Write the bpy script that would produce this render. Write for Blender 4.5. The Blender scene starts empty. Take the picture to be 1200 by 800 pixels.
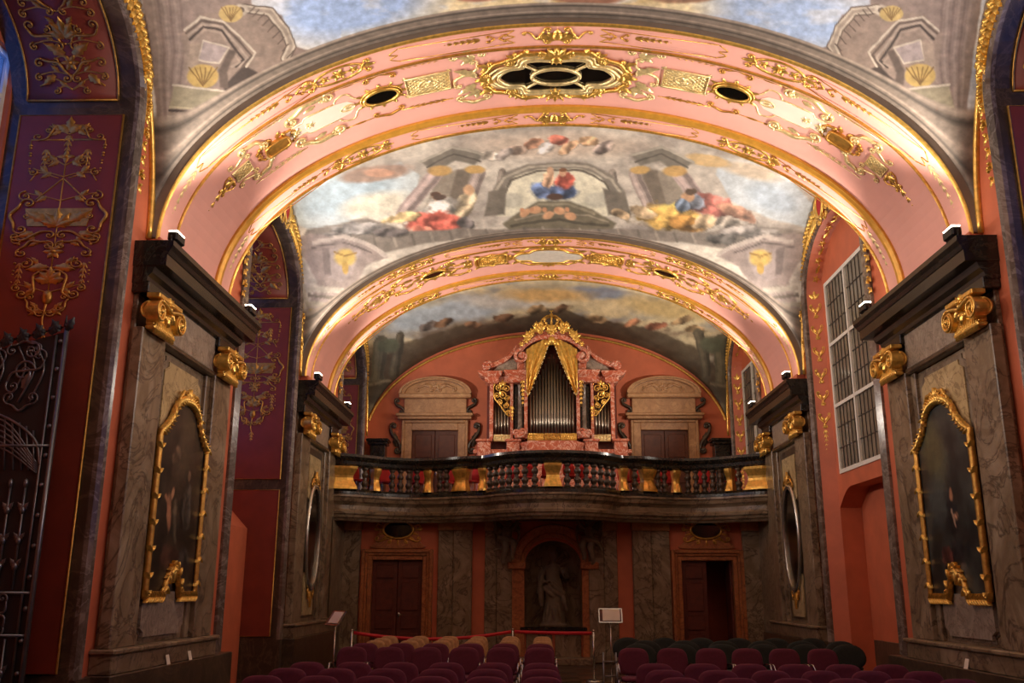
import bpy, math, random
import numpy as np
from mathutils import Vector, Matrix
random.seed(7); RNG = np.random.default_rng(11)
PI = math.pi
SC = bpy.context.scene
COL = SC.collection

# ------------------------------------------------------------------ camera
CX, FPX = -0.298, 1094.2
PITCH, YAW, ROLL = math.radians(14.845), math.radians(-1.472), math.radians(0.167)
EYE = 1.6
_fw = Vector((math.sin(YAW)*math.cos(PITCH), math.cos(YAW)*math.cos(PITCH), math.sin(PITCH)))
_r0 = Vector((math.cos(YAW), -math.sin(YAW), 0)); _u0 = _r0.cross(_fw)
_r = math.cos(ROLL)*_r0 + math.sin(ROLL)*_u0
_u = -math.sin(ROLL)*_r0 + math.cos(ROLL)*_u0
CAMPOS = Vector((CX, 0, EYE))
cd = bpy.data.cameras.new('camera'); cam = bpy.data.objects.new('camera', cd); COL.objects.link(cam)
cd.sensor_width = 36; cd.lens = FPX/1200*36; cd.clip_end = 200
cam.matrix_world = Matrix(((_r.x, _u.x, -_fw.x, CAMPOS.x), (_r.y, _u.y, -_fw.y, CAMPOS.y), (_r.z, _u.z, -_fw.z, CAMPOS.z), (0, 0, 0, 1)))
SC.camera = cam
# ------------------------------------------------------------------ world, exposure, lamps
w = bpy.data.worlds.new('dusk'); SC.world = w; w.use_nodes = True
bg = w.node_tree.nodes['Background']; bg.inputs[0].default_value = (0.10, 0.24, 0.85, 1); bg.inputs[1].default_value = 1.3
SC.view_settings.view_transform = 'Standard'; SC.view_settings.look = 'None'
SC.view_settings.exposure = 1.05; SC.view_settings.gamma = 1.0; SC.view_settings.use_curve_mapping = False
LAMP_W = 270.0           # watts of one cornice floodlight
LAMP_C = (1.0, 0.875, 0.745)

# ------------------------------------------------------------------ pixel helper (photo taken as 1200x800)
def ray(px, py): return _fw*FPX + _r*(px-600) - _u*(py-400)
def hit(px, py, ax, val):
    d = ray(px, py); i = 'XYZ'.index(ax); return CAMPOS + d*((val-CAMPOS[i])/d[i])

# ------------------------------------------------------------------ mesh builder
def catmull(pts, n=6, closed=False):
    P = [Vector(p) for p in pts]; out = []; m = len(P)
    rng = m if closed else m-1
    for i in range(rng):
        p0 = P[(i-1) % m] if closed or i > 0 else P[0]*2-P[1]
        p1 = P[i]; p2 = P[(i+1) % m]
        p3 = P[(i+2) % m] if closed or i+2 < m else P[-1]*2-P[-2]
        for k in range(n):
            t = k/n
            out.append(0.5*((2*p1)+(p2-p0)*t+(2*p0-5*p1+4*p2-p3)*t*t+(3*p1-p0-3*p2+p3)*t**3))
    if not closed: out.append(P[-1].copy())
    return out

class MB:
    def __init__(s): s.v = []; s.f = []; s.sm = []
    def add(s, vs, fs, smooth=True):
        o = len(s.v); s.v.extend([tuple(p) for p in vs])
        for f in fs: s.f.append(tuple(i+o for i in f)); s.sm.append(smooth)
        return s
    def box(s, x0, x1, y0, y1, z0, z1):
        x0, x1 = min(x0, x1), max(x0, x1); y0, y1 = min(y0, y1), max(y0, y1); z0, z1 = min(z0, z1), max(z0, z1)
        return s.add([(x0,y0,z0),(x1,y0,z0),(x1,y1,z0),(x0,y1,z0),(x0,y0,z1),(x1,y0,z1),(x1,y1,z1),(x0,y1,z1)],
            [(0,3,2,1),(4,5,6,7),(0,1,5,4),(1,2,6,5),(2,3,7,6),(3,0,4,7)], False)
    def cbox(s, x0, x1, y0, y1, z0, z1, c=.01):
        "box with all edges chamfered"
        xs, ys, zs = (min(x0,x1),max(x0,x1)), (min(y0,y1),max(y0,y1)), (min(z0,z1),max(z0,z1))
        c = min(c, (xs[1]-xs[0])*.45, (ys[1]-ys[0])*.45, (zs[1]-zs[0])*.45)
        L = []
        for z, i in ((zs[0], c), (zs[0]+c, 0), (zs[1]-c, 0), (zs[1], c)):
            a, b, d, e = xs[0]+i, xs[1]-i, ys[0]+i, ys[1]-i
            L.append([(a+c,d,z),(b-c,d,z),(b,d+c,z),(b,e-c,z),(b-c,e,z),(a+c,e,z),(a,e-c,z),(a,d+c,z)])
        s.loft(L, True, True, smooth=False); return s
    def loft(s, loops, closed=True, cap=False, smooth=True):
        n = len(loops[0]); o = len(s.v)
        for l in loops: s.v.extend([tuple(p) for p in l])
        m = n if closed else n-1
        for i in range(len(loops)-1):
            for j in range(m):
                k = (j+1) % n
                s.f.append((o+i*n+j, o+i*n+k, o+(i+1)*n+k, o+(i+1)*n+j)); s.sm.append(smooth)
        if cap:
            s.f.append(tuple(o+j for j in range(n))[::-1]); s.sm.append(False)
            s.f.append(tuple(o+(len(loops)-1)*n+j for j in range(n))); s.sm.append(False)
        return s
    def tube(s, pts, r, n=6, cap=True, closed=False, flat=1.0, nrm=None):
        P = [Vector(p) for p in pts]; m = len(P)
        if m < 2: return s
        R = r if isinstance(r, (list, tuple)) else [r]*m
        T = []
        for i in range(m):
            a = P[(i-1) % m] if closed or i > 0 else P[0]; b = P[(i+1) % m] if closed or i < m-1 else P[-1]
            t = b-a; T.append(t.normalized() if t.length > 1e-9 else Vector((0,0,1)))
        N = Vector(nrm) if nrm else T[0].orthogonal()
        loops = []
        for i in range(m):
            N = N - T[i]*N.dot(T[i])
            N = N.normalized() if N.length > 1e-6 else T[i].orthogonal().normalized()
            B = T[i].cross(N)
            loops.append([P[i]+(N*(math.cos(2*PI*k/n)*flat)+B*math.sin(2*PI*k/n))*R[i] for k in range(n)])
        if closed: loops.append(loops[0])
        return s.loft(loops, True, cap and not closed)
    def lathe(s, prof, c=(0,0,0), n=16, sx=1, sy=1, cap=True, a0=0, a1=2*PI):
        full = abs(a1-a0-2*PI) < 1e-6; k = n if full else n+1
        loops = [[(c[0]+r*math.cos(a0+(a1-a0)*i/n)*sx, c[1]+r*math.sin(a0+(a1-a0)*i/n)*sy, c[2]+z) for i in range(k)] for r, z in prof]
        return s.loft(loops, full, cap and full)
    def ball(s, c, rx, ry=None, rz=None, n=8, m=5):
        ry = ry or rx; rz = rz or rx
        prof = [(max(math.sin(PI*i/m), .02), -math.cos(PI*i/m)) for i in range(m+1)]
        loops = [[(c[0]+r*math.cos(2*PI*i/n)*rx, c[1]+r*math.sin(2*PI*i/n)*ry, c[2]+z*rz) for i in range(n)] for r, z in prof]
        return s.loft(loops, True, True)
    def prism(s, poly, fn, h0, h1, smooth=False):
        "poly 2D, fn(u,v,h)->3D ; extruded from h0 to h1"
        n = len(poly); a = [fn(p[0], p[1], h0) for p in poly]; b = [fn(p[0], p[1], h1) for p in poly]
        return s.add(a+b, [tuple(range(n))[::-1], tuple(range(n, 2*n))]+[(i, (i+1) % n, n+(i+1) % n, n+i) for i in range(n)], smooth)
    def sweep(s, P, A, B, prof, closed_prof=False, cap=False, smooth=False):
        return s.loft([[p+a*q[0]+b*q[1] for q in prof] for p, a, b in zip(P, A, B)], closed_prof, cap, smooth)
    def tf(s, M):
        s.v = [tuple(M @ Vector(p)) for p in s.v]; return s
    def mirx(s): s.v = [(-a, b, c) for a, b, c in s.v]; s.f = [f[::-1] for f in s.f]; return s
    def mesh(s, name):
        me = bpy.data.meshes.new(name); me.from_pydata(s.v, [], s.f)
        me.polygons.foreach_set('use_smooth', s.sm); me.update(); return me
    def obj(s, name, mat, parent=None, **k):
        return mkobj(name, s.mesh(name), mat, parent, **k)

def tag(o, label=None, cat=None, group=None, kind=None):
    if label: o['label'] = label
    if cat: o['category'] = cat
    if group: o['group'] = group
    if kind: o['kind'] = kind
    return o
def mkobj(name, me, mat=None, parent=None, loc=None, rot=None, scale=None, **k):
    o = bpy.data.objects.new(name, me); COL.objects.link(o)
    if mat and me and not me.materials: me.materials.append(M[mat])
    if parent: o.parent = parent
    if loc is not None: o.location = loc
    if rot is not None: o.rotation_euler = rot
    if scale is not None: o.scale = scale
    return tag(o, **k)
def empty(name, loc=(0,0,0), rz=0, parent=None, **k):
    o = bpy.data.objects.new(name, None); COL.objects.link(o); o.location = loc; o.rotation_euler = (0, 0, rz); o.empty_display_size = .1
    if parent: o.parent = parent
    return tag(o, **k)
def copy_tree(o, parent=None, **k):
    c = o.copy(); COL.objects.link(c); c.parent = parent
    for ch in list(o.children): copy_tree(ch, c)
    return tag(c, **k)

# ------------------------------------------------------------------ materials
M = {}
def srgb(c):
    return tuple((x/255/12.92 if x/255 <= .04045 else ((x/255+.055)/1.055)**2.4) for x in c)
def _mat(name):
    m = bpy.data.materials.new(name); m.use_nodes = True; M[name] = m
    nt = m.node_tree; return m, nt, nt.nodes['Principled BSDF']
def _tex(nt, scale, detail=4, rough=.55, dist=0, kind='ShaderNodeTexNoise', vec=None):
    n = nt.nodes.new(kind); n.inputs['Scale'].default_value = scale
    if 'Detail' in n.inputs: n.inputs['Detail'].default_value = detail
    if 'Roughness' in n.inputs: n.inputs['Roughness'].default_value = rough
    if 'Distortion' in n.inputs: n.inputs['Distortion'].default_value = dist
    if vec is None:
        tc = nt.nodes.new('ShaderNodeTexCoord'); nt.links.new(tc.outputs['Object'], n.inputs['Vector'])
    else: nt.links.new(vec, n.inputs['Vector'])
    return n
def _ramp(nt, stops, inp):
    r = nt.nodes.new('ShaderNodeValToRGB'); e = r.color_ramp.elements
    while len(e) < len(stops): e.new(.5)
    for el, (p, c) in zip(e, stops): el.position = p; el.color = (*c, 1)
    nt.links.new(inp, r.inputs[0]); return r
def _bump(nt, bs, inp, strength=.3, dist=.01):
    b = nt.nodes.new('ShaderNodeBump'); b.inputs['Strength'].default_value = strength; b.inputs['Distance'].default_value = dist
    nt.links.new(inp, b.inputs['Height']); nt.links.new(b.outputs[0], bs.inputs['Normal'])
def mat_plain(name, c, rough=.6, metal=0, var=.15, scale=6, bump=0, bscale=40, spec=.5):
    m, nt, b = _mat(name); c = srgb(c)
    n = _tex(nt, scale, 5)
    lo = tuple(x*(1-var) for x in c); hi = tuple(min(1, x*(1+var)) for x in c)
    r = _ramp(nt, [(.3, lo), (.7, hi)], n.outputs['Fac']); nt.links.new(r.outputs[0], b.inputs['Base Color'])
    b.inputs['Roughness'].default_value = rough; b.inputs['Metallic'].default_value = metal
    b.inputs['Specular IOR Level'].default_value = spec
    if bump:
        n2 = _tex(nt, bscale, 3); _bump(nt, b, n2.outputs['Fac'], bump)
    return m
def mat_marble(name, c1, c2, vein, scale=1.6, rough=.3, vamt=.75):
    m, nt, b = _mat(name)
    n = _tex(nt, scale, 7, .62, 1.2)
    r = _ramp(nt, [(.28, srgb(c1)), (.5, srgb(c2)), (.72, srgb(c1))], n.outputs['Fac'])
    n2 = _tex(nt, scale*.9, 6, .6, 2.4)
    s = nt.nodes.new('ShaderNodeMath'); s.operation = 'SUBTRACT'; s.inputs[1].default_value = .5; nt.links.new(n2.outputs['Fac'], s.inputs[0])
    a = nt.nodes.new('ShaderNodeMath'); a.operation = 'ABSOLUTE'; nt.links.new(s.outputs[0], a.inputs[0])
    vr = _ramp(nt, [(0, (vamt,)*3), (.035, (0, 0, 0))], a.outputs[0])
    mx = nt.nodes.new('ShaderNodeMixRGB'); nt.links.new(vr.outputs[0], mx.inputs[0]); nt.links.new(r.outputs[0], mx.inputs[1])
    mx.inputs[2].default_value = (*srgb(vein), 1); nt.links.new(mx.outputs[0], b.inputs['Base Color'])
    b.inputs['Roughness'].default_value = rough
    return m
def mat_gold(name, c, rough=.32, metal=.9):
    m, nt, b = _mat(name)
    n = _tex(nt, 14, 4)
    c = srgb(c)
    r = _ramp(nt, [(.3, tuple(x*.62 for x in c)), (.62, c)], n.outputs['Fac']); nt.links.new(r.outputs[0], b.inputs['Base Color'])
    b.inputs['Roughness'].default_value = rough; b.inputs['Metallic'].default_value = metal
    n2 = _tex(nt, 70, 3); _bump(nt, b, n2.outputs['Fac'], .25, .004)
    return m
def mat_paint(name, rough=.75, grain=.25):
    m, nt, b = _mat(name)
    at = nt.nodes.new('ShaderNodeAttribute'); at.attribute_name = 'paint'
    n = _tex(nt, 22, 6, .7)
    r = _ramp(nt, [(.25, (1-grain,)*3), (.75, (1,)*3)], n.outputs['Fac'])
    mx = nt.nodes.new('ShaderNodeMixRGB'); mx.blend_type = 'MULTIPLY'; mx.inputs[0].default_value = 1
    nt.links.new(at.outputs['Color'], mx.inputs[1]); nt.links.new(r.outputs[0], mx.inputs[2]); nt.links.new(mx.outputs[0], b.inputs['Base Color'])
    b.inputs['Roughness'].default_value = rough
    return m
mat_plain('stucco_red', (194, 102, 68), .55, var=.12, scale=2.5, bump=.05)
mat_plain('stucco_deep', (128, 50, 33), .5, var=.15, scale=2.5, bump=.05)
mat_plain('stucco_pink', (228, 168, 154), .5, var=.06, scale=2.0, bump=.04)
mat_plain('stucco_ivory', (240, 214, 198), .5, var=.05, scale=3)
mat_plain('plaster_grey', (128, 112, 98), .7, var=.15, scale=3)
mat_plain('ochre', (214, 158, 62), .42, metal=.35, var=.15, scale=8)
mat_marble('marble_brown', (162, 144, 120), (120, 101, 78), (66, 50, 38), 1.3, .3, .85)
mat_marble('marble_grey', (150, 136, 118), (112, 98, 82), (72, 58, 48), 1.5, .3, .85)
mat_marble('marble_dark', (92, 76, 60), (58, 47, 37), (120, 100, 78), 1.4, .28, .4)
mat_marble('marble_black', (44, 39, 32), (26, 23, 20), (70, 62, 50), 2.2, .25, .5)
mat_marble('marble_cream', (206, 186, 142), (174, 152, 110), (110, 86, 60), 2.2)
mat_marble('marble_sand', (206, 164, 118), (176, 132, 92), (136, 92, 62), 2.2, .35, .5)
mat_plain('mirror_pale', (196, 190, 178), .35, var=.12, scale=9)
mat_marble('marble_pale', (172, 158, 142), (140, 126, 112), (96, 82, 72), 3.0)
mat_marble('marble_orange', (192, 124, 76), (162, 96, 58), (104, 62, 44), 2.6)
mat_marble('marble_rose', (210, 128, 98), (176, 88, 64), (240, 206, 184), 3.2, .25, .75)
mat_marble('marble_streak', (140, 124, 112), (90, 76, 66), (170, 156, 144), 1.4, .16, .4)
mat_gold('gold', (242, 194, 98), .3, .72)
mat_gold('gold_pale', (250, 226, 164), .34, .55)
mat_gold('gold_dull', (214, 160, 76), .38, .72)
mat_plain('black_glass', (10, 9, 8), .08, var=.2, spec=.6)
mat_plain('wood_door', (92, 38, 24), .45, var=.3, scale=9)
mat_plain('wood_panel', (96, 50, 32), .45, var=.3, scale=9)
mat_plain('white_paint', (222, 218, 208), .5, var=.05)
mat_plain('pane_grey', (120, 112, 98), .25, var=.18, scale=4)
mat_plain('lead', (62, 56, 50), .5, metal=.3)
mat_plain('iron', (124, 124, 126), .3, metal=.7, var=.2)
mat_plain('iron_dark', (40, 40, 42), .5, var=.2)
mat_plain('silver', (190, 184, 172), .25, metal=.9, var=.08)
mat_plain('pipe_tin', (150, 140, 126), .3, metal=.9, var=.12, scale=3)
mat_plain('stone', (112, 96, 78), .7, var=.2, scale=8, bump=.15)
mat_plain('fabric_maroon', (92, 30, 50), .9, var=.12, scale=30, bump=.2, bscale=300)
mat_plain('fabric_cream', (168, 128, 84), .85, var=.2, scale=25)
mat_plain('fabric_green', (34, 40, 36), .9, var=.2, scale=25)
mat_plain('fabric_red', (176, 36, 34), .85, var=.1)
mat_plain('chrome', (170, 168, 172), .2, metal=1, var=.05)
mat_plain('black_metal', (26, 24, 24), .4, metal=.4)
mat_plain('paper', (236, 226, 208), .8, var=.03)
mat_plain('tape_red', (196, 30, 36), .6, var=.06)
mat_plain('floor_tile', (86, 66, 50), .3, var=.2, scale=2)
mat_plain('floor_dark', (52, 40, 32), .3, var=.2, scale=2)
mat_paint('fresco', .7, .22); mat_paint('canvas', .35, .3)
def mat_emit(name, c, s):
    m, nt, b = _mat(name); b.inputs['Base Color'].default_value = (*c, 1)
    b.inputs['Emission Color'].default_value = (*c, 1); b.inputs['Emission Strength'].default_value = s
mat_emit('lamp_lens', (1, .86, .68), 7)
def mat_glass(name, tint=(.6, .64, .7, 1)):
    m, nt, b = _mat(name); out = nt.nodes['Material Output']
    t = nt.nodes.new('ShaderNodeBsdfTransparent'); t.inputs[0].default_value = tint
    g = nt.nodes.new('ShaderNodeBsdfGlossy'); g.inputs['Roughness'].default_value = .05
    mx = nt.nodes.new('ShaderNodeMixShader'); mx.inputs[0].default_value = .08
    nt.links.new(t.outputs[0], mx.inputs[1]); nt.links.new(g.outputs[0], mx.inputs[2]); nt.links.new(mx.outputs[0], out.inputs[0])
mat_glass('window_glass')
def mat_mirror(name, c, rough):
    m, nt, b = _mat(name); b.inputs['Base Color'].default_value = (*srgb(c), 1); b.inputs['Metallic'].default_value = 1; b.inputs['Roughness'].default_value = rough
mat_mirror('mirror', (200, 192, 178), .06)
mat_mirror('mirror_dim', (120, 112, 98), .2)

# ------------------------------------------------------------------ ornament drawing on any mapped surface  fn(u, v, h)
class Orn:
    def __init__(s, fn, u0=0, v0=0, flip=1, rot=0, k=1.0):
        s.mb = MB(); s.fn = fn; s.u0 = u0; s.v0 = v0; s.fl = flip; s.c = math.cos(rot); s.s = math.sin(rot); s.k = k
    def at(s, u, v, flip=None, rot=0, k=None):
        o = Orn(s.fn, u, v, s.fl if flip is None else flip, rot, s.k if k is None else k); o.mb = s.mb; return o
    def pt(s, u, v, h=0):
        u, v = u*s.k, v*s.k
        a, b = u*s.c-v*s.s, u*s.s+v*s.c
        return Vector(s.fn(s.fl*(s.u0+a), s.v0+b, h*s.k))
    def stroke(s, pts, r0, r1=None, h=.0, n=5, closed=False, sm=5, bulge=0):
        q = catmull([(p[0], p[1], 0) for p in pts], sm, closed) if sm > 1 else [Vector((p[0], p[1], 0)) for p in pts]
        m = len(q); r1 = r0 if r1 is None else r1
        R = [(r0+(r1-r0)*i/(m-1))*(1+bulge*math.sin(PI*i/(m-1)))*s.k for i in range(m)]
        s.mb.tube([s.pt(p.x, p.y, h) for p in q], R, n, True, closed); return s
    def spiral(s, cx, cy, R, turns=1.4, a0=0, d=1, r=.02, h=.01, eye=True):
        n = int(16*turns); pts = []
        for i in range(n+1):
            t = i/n; rr = R*(1-.86*t); a = a0+d*2*PI*turns*t
            pts.append((cx+rr*math.cos(a), cy+rr*math.sin(a)))
        s.stroke(pts, r, r*.55, h, sm=1)
        if eye: s.blob(cx, cy, r*1.3, r*1.3, h)
        return s
    def blob(s, u, v, ru, rv, h=.0, hz=None, ang=0, n=8, m=4):
        hz = hz or min(ru, rv)*.8; ca, sa = math.cos(ang), math.sin(ang); L = []
        for i in range(m+1):
            f = PI/2*i/m
            L.append([s.pt(u+ca*ru*math.cos(f)*math.cos(2*PI*k/n)-sa*rv*math.cos(f)*math.sin(2*PI*k/n),
                           v+sa*ru*math.cos(f)*math.cos(2*PI*k/n)+ca*rv*math.cos(f)*math.sin(2*PI*k/n), h+hz*math.sin(f)) for k in range(n)])
        s.mb.loft(L, True, True); return s
    def leaf(s, u, v, ang, L, W, h=.0, lobes=3, curl=.25, m=8, bend=0):
        rows = []
        for i in range(m+1):
            t = i/m; w = W*.5*(math.sin(PI*min(1, (t*.92+.08))**.8))*(1+.28*math.cos(2*PI*lobes*t)); w = max(w, W*.03)
            a = ang+bend*t; x = u+L*t*math.cos(ang+bend*t*.5); y = v+L*t*math.sin(ang+bend*t*.5)
            dx, dy = -math.sin(a), math.cos(a); lift = h+W*curl*(.35+math.sin(PI*t)*.6+t*.5)
            rows.append([s.pt(x+dx*w*q, y+dy*w*q, lift*g if g < 1 else lift) for q, g in ((-1, .35), (-.5, .8), (0, 1), (.5, .8), (1, .35))])
        s.mb.loft(rows, False, False); return s
    def spray(s, u, v, ang, n, spread, L, W, h=0):
        for i in range(n):
            q = 0 if n == 1 else (i/(n-1)-.5)
            s.leaf(u, v, ang+spread*q, L*(1-.5*abs(q)), W, h, bend=q*.9)
        return s
    def rosette(s, u, v, R, n=6, h=0):
        for i in range(n): s.leaf(u, v, 2*PI*i/n, R, R*.75, h, lobes=1, m=4)
        return s.blob(u, v, R*.28, R*.28, h, R*.45)
    def beads(s, pts, r0, r1, n, h=0):
        q = catmull([(p[0], p[1], 0) for p in pts], 10)
        for i in range(n):
            p = q[int(round(i*(len(q)-1)/(max(1, n-1))))]; r = r0+(r1-r0)*i/max(1, n-1); s.blob(p.x, p.y, r, r, h, r, n=6, m=3)
        return s
    def husk(s, u, v, ang, L, W, n=5, taper=.5):
        x, y = u, v
        for i in range(n):
            k = 1-(1-taper)*i/n; l = L/n
            for q in (-.5, 0, .5): s.leaf(x, y, ang+q, l*1.15*k, W*.55*k, lobes=1, m=4)
            x += l*math.cos(ang); y += l*math.sin(ang); s.blob(x, y, W*.16*k, W*.16*k, .0)
        return s
    def oval(s, u, v, ru, rv, r, h=.0, ang=0, n=28, sec=6):
        ca, sa = math.cos(ang), math.sin(ang)
        s.mb.tube([s.pt(u+ca*ru*math.cos(2*PI*i/n)-sa*rv*math.sin(2*PI*i/n), v+sa*ru*math.cos(2*PI*i/n)+ca*rv*math.sin(2*PI*i/n), h) for i in range(n)], r*s.k, sec, False, True); return s
    def cscroll(s, u0, v0, u1, v1, bow, R=.08, r=.022, h=.01):
        "C scroll between two spiral ends, bowed to the left of its direction"
        d = Vector((u1-u0, v1-v0)); L = d.length; d.normalize(); nrm = Vector((-d.y, d.x)); sg = 1 if bow > 0 else -1
        mid = Vector(((u0+u1)/2, (v0+v1)/2))+nrm*bow
        a = Vector((u0, v0))+nrm*R*sg; b = Vector((u1, v1))+nrm*R*sg
        s.stroke([a, Vector((u0, v0))+nrm*(bow*.62)+d*L*.2, mid, Vector((u1, v1))+nrm*(bow*.62)-d*L*.2, b], r*.7, r*.7, h, bulge=.6)
        an = math.atan2(nrm.y*sg, nrm.x*sg)
        s.spiral(u0, v0, R, 1.25, an, sg, r*.75, h); s.spiral(u1, v1, R, 1.25, an, -sg, r*.75, h); return s
    def sscroll(s, u0, v0, u1, v1, amp, R=.07, r=.02, h=.01):
        d = Vector((u1-u0, v1-v0)); L = d.length; d.normalize(); n = Vector((-d.y, d.x)); sg = 1 if amp > 0 else -1
        A, B = Vector((u0, v0)), Vector((u1, v1))
        s.stroke([A+n*R*sg, A+d*L*.25+n*amp, (A+B)/2, B-d*L*.25-n*amp, B-n*R*sg], r*.7, r*.7, h, bulge=.6)
        an = math.atan2(n.y*sg, n.x*sg)
        s.spiral(u0, v0, R, 1.25, an, sg, r*.75, h); s.spiral(u1, v1, R, 1.25, an+PI, sg, r*.75, h); return s
    def lattice(s, u0, u1, v0, v1, n, r=.008, frame=.018, h=.012):
        c = [(u0, v0), (u1, v0), (u1, v1), (u0, v1)]
        s.stroke(c, frame, frame, h, closed=True, sm=1)
        H = v1-v0; W = u1-u0; st = W/n
        k = -int(H/st)-1
        for sg in (1, -1):
            for i in range(-n*2, n*2):
                x0 = u0+i*st; a = []
                for t in (0, 1):
                    a.append((x0+sg*t*H, v0+t*H))
                # clip in u
                (xa, ya), (xb, yb) = a
                if max(xa, xb) <= u0+1e-6 or min(xa, xb) >= u1-1e-6: continue
                def cl(x, y, X, Y):
                    for lim, cond in ((u0, x < u0), (u1, x > u1)):
                        if cond: t = (lim-x)/(X-x); x, y = lim, y+(Y-y)*t
                    return x, y
                p, q = cl(xa, ya, xb, yb), cl(xb, yb, xa, ya)
                s.stroke([p, q], r, r, h*.6, n=4, sm=1)
        return s
    def plate(s, pts, h0, h1, sm=0):
        q = [(p.x, p.y) for p in catmull([(a, b, 0) for a, b in pts], sm, True)] if sm else pts
        s.mb.prism(q, s.pt, h0, h1); return s
    def obj(s, name, mat, parent, **k): return s.mb.obj(name, mat, parent, **k)
def planemap(o, U, V, N):
    o, U, V, N = Vector(o), Vector(U), Vector(V), Vector(N)
    return lambda u, v, h=0: o+U*u+V*v+N*h
# ------------------------------------------------------------------ fresco painter (vertex colours)
def vnoise(x, y, seed=0):
    r = np.random.default_rng(seed).random((64, 64))
    xi = np.floor(x).astype(int); yi = np.floor(y).astype(int); fx = x-xi; fy = y-yi
    fx = fx*fx*(3-2*fx); fy = fy*fy*(3-2*fy)
    g = lambda a, b: r[a % 64, b % 64]
    return (g(xi, yi)*(1-fx)+g(xi+1, yi)*fx)*(1-fy)+(g(xi, yi+1)*(1-fx)+g(xi+1, yi+1)*fx)*fy
def fbm(x, y, seed=0, o=4):
    t = 0; a = .5
    for i in range(o): t = t+a*vnoise(x*2**i, y*2**i, seed+i); a *= .5
    return t/(1-.5**o)
class Paint:
    def __init__(s, px, py, base, warp=3.0, ws=30.):
        s.x0, s.y0 = px, py
        s.x = px+(fbm(px/ws, py/ws, 1)-.5)*warp*2+(fbm(px/6, py/6, 5, 2)-.5)*warp*.6
        s.y = py+(fbm(px/ws, py/ws, 2)-.5)*warp*2+(fbm(px/6, py/6, 6, 2)-.5)*warp*.6
        s.c = np.tile(np.array(base, float), (len(px), 1)); s.n1 = fbm(px/7, py/5, 31, 3); s.n2 = fbm(px/14, py/9, 35, 3)
    g = 1.0
    def mix(s, a, rgb):
        a = np.clip(a, 0, 1)[:, None]; s.c = s.c*(1-a)+np.array(rgb, float)*s.g*a
    def clouds(s, c1, c2, sx=60, sy=30, seed=3, lo=.35, hi=.65, amt=1, mask=None):
        n = fbm(s.x/sx, s.y/sy, seed, 5); a = np.clip((n-lo)/(hi-lo), 0, 1)*amt
        if mask is not None: a = a*mask
        s.mix(a, c2)
    def blob(s, cx, cy, rx, ry, rgb, ang=0, soft=.35, a=1):
        ca, sa = math.cos(math.radians(ang)), math.sin(math.radians(ang)); dx, dy = s.x-cx, s.y-cy
        d = np.hypot((dx*ca+dy*sa)/rx, (-dx*sa+dy*ca)/ry); s.mix((1+soft*.5-d)/soft*a if a == 1 else np.clip((1+soft*.5-d)/soft, 0, 1)*a, rgb)
    def inside(s, pts):
        x, y = s.x, s.y; ins = np.zeros(len(x), bool); n = len(pts)
        for i in range(n):
            x1, y1 = pts[i]; x2, y2 = pts[(i+1) % n]
            if y1 == y2: continue
            ins ^= ((y1 > y) != (y2 > y)) & (x < (x2-x1)*(y-y1)/(y2-y1)+x1)
        return ins
    def poly(s, pts, rgb, a=1):
        d = np.full(len(s.x), 1e9)
        for (x1, y1), (x2, y2) in zip(pts, pts[1:]+pts[:1]):
            L = (x2-x1)**2+(y2-y1)**2+1e-9; t = np.clip(((s.x-x1)*(x2-x1)+(s.y-y1)*(y2-y1))/L, 0, 1)
            d = np.minimum(d, np.hypot(s.x-x1-t*(x2-x1), s.y-y1-t*(y2-y1)))
        s.mix(np.clip(np.where(s.inside(pts), d, -d)/2.6+.5, 0, 1)*float(a), rgb)
    def stroke(s, pts, w, rgb, a=1):
        d = np.full(len(s.x), 1e9)
        for (x1, y1), (x2, y2) in zip(pts[:-1], pts[1:]):
            L = (x2-x1)**2+(y2-y1)**2+1e-9; t = np.clip(((s.x-x1)*(x2-x1)+(s.y-y1)*(y2-y1))/L, 0, 1)
            d = np.minimum(d, np.hypot(s.x-x1-t*(x2-x1), s.y-y1-t*(y2-y1)))
        s.mix(np.clip((w/2-d)/1.2+.5, 0, 1)*a, rgb)
    def column(s, x1, y1, x2, y2, w, rgb):
        "shaft painted in three tones"
        s.stroke([(x1, y1), (x2, y2)], w, rgb); lx = tuple(min(255, q*1.22) for q in rgb); dk = tuple(q*.68 for q in rgb)
        s.stroke([(x1-w*.2, y1), (x2-w*.2, y2)], w*.3, lx, .8); s.stroke([(x1+w*.33, y1), (x2+w*.33, y2)], w*.3, dk, .8)
    def robe(s, cx, cy, rx, ry, rgb, ang=0, folds=4):
        ca, sa = math.cos(math.radians(ang)), math.sin(math.radians(ang)); dx, dy = s.x-cx, s.y-cy
        u = (dx*ca+dy*sa)/rx; v = (-dx*sa+dy*ca)/ry; d = np.hypot(u, v)+.5*(s.n1-.5)+.5*(s.n2-.5)
        sh = .96+.3*np.sin(u*folds*1.0+v*1.6+5*s.n2+cx)-.2*v+.3*(s.n1-.5)
        col = np.clip(np.array(rgb, float)[None, :]*np.clip(sh, .45, 1.35)[:, None], 0, 255)
        s.mix((1.08-d)/.22, col); s.mix((.16-np.abs(d-1.1))/.3*(v > .2)*.5, tuple(q*.4 for q in rgb))
    def edge(s, d, w_, rgb=(118, 104, 92)):
        "painted stone border; d = distance in metres from the arch"
        s.mix((w_-d)/.03+.5, rgb); k = tuple(q*.62 for q in rgb); l = tuple(min(255, q*1.3) for q in rgb)
        for a, c in ((.25, k), (.45, l), (.8, k), (.95, l)): s.mix(1-np.abs(d-w_*a)/(w_*.09), c)
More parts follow.
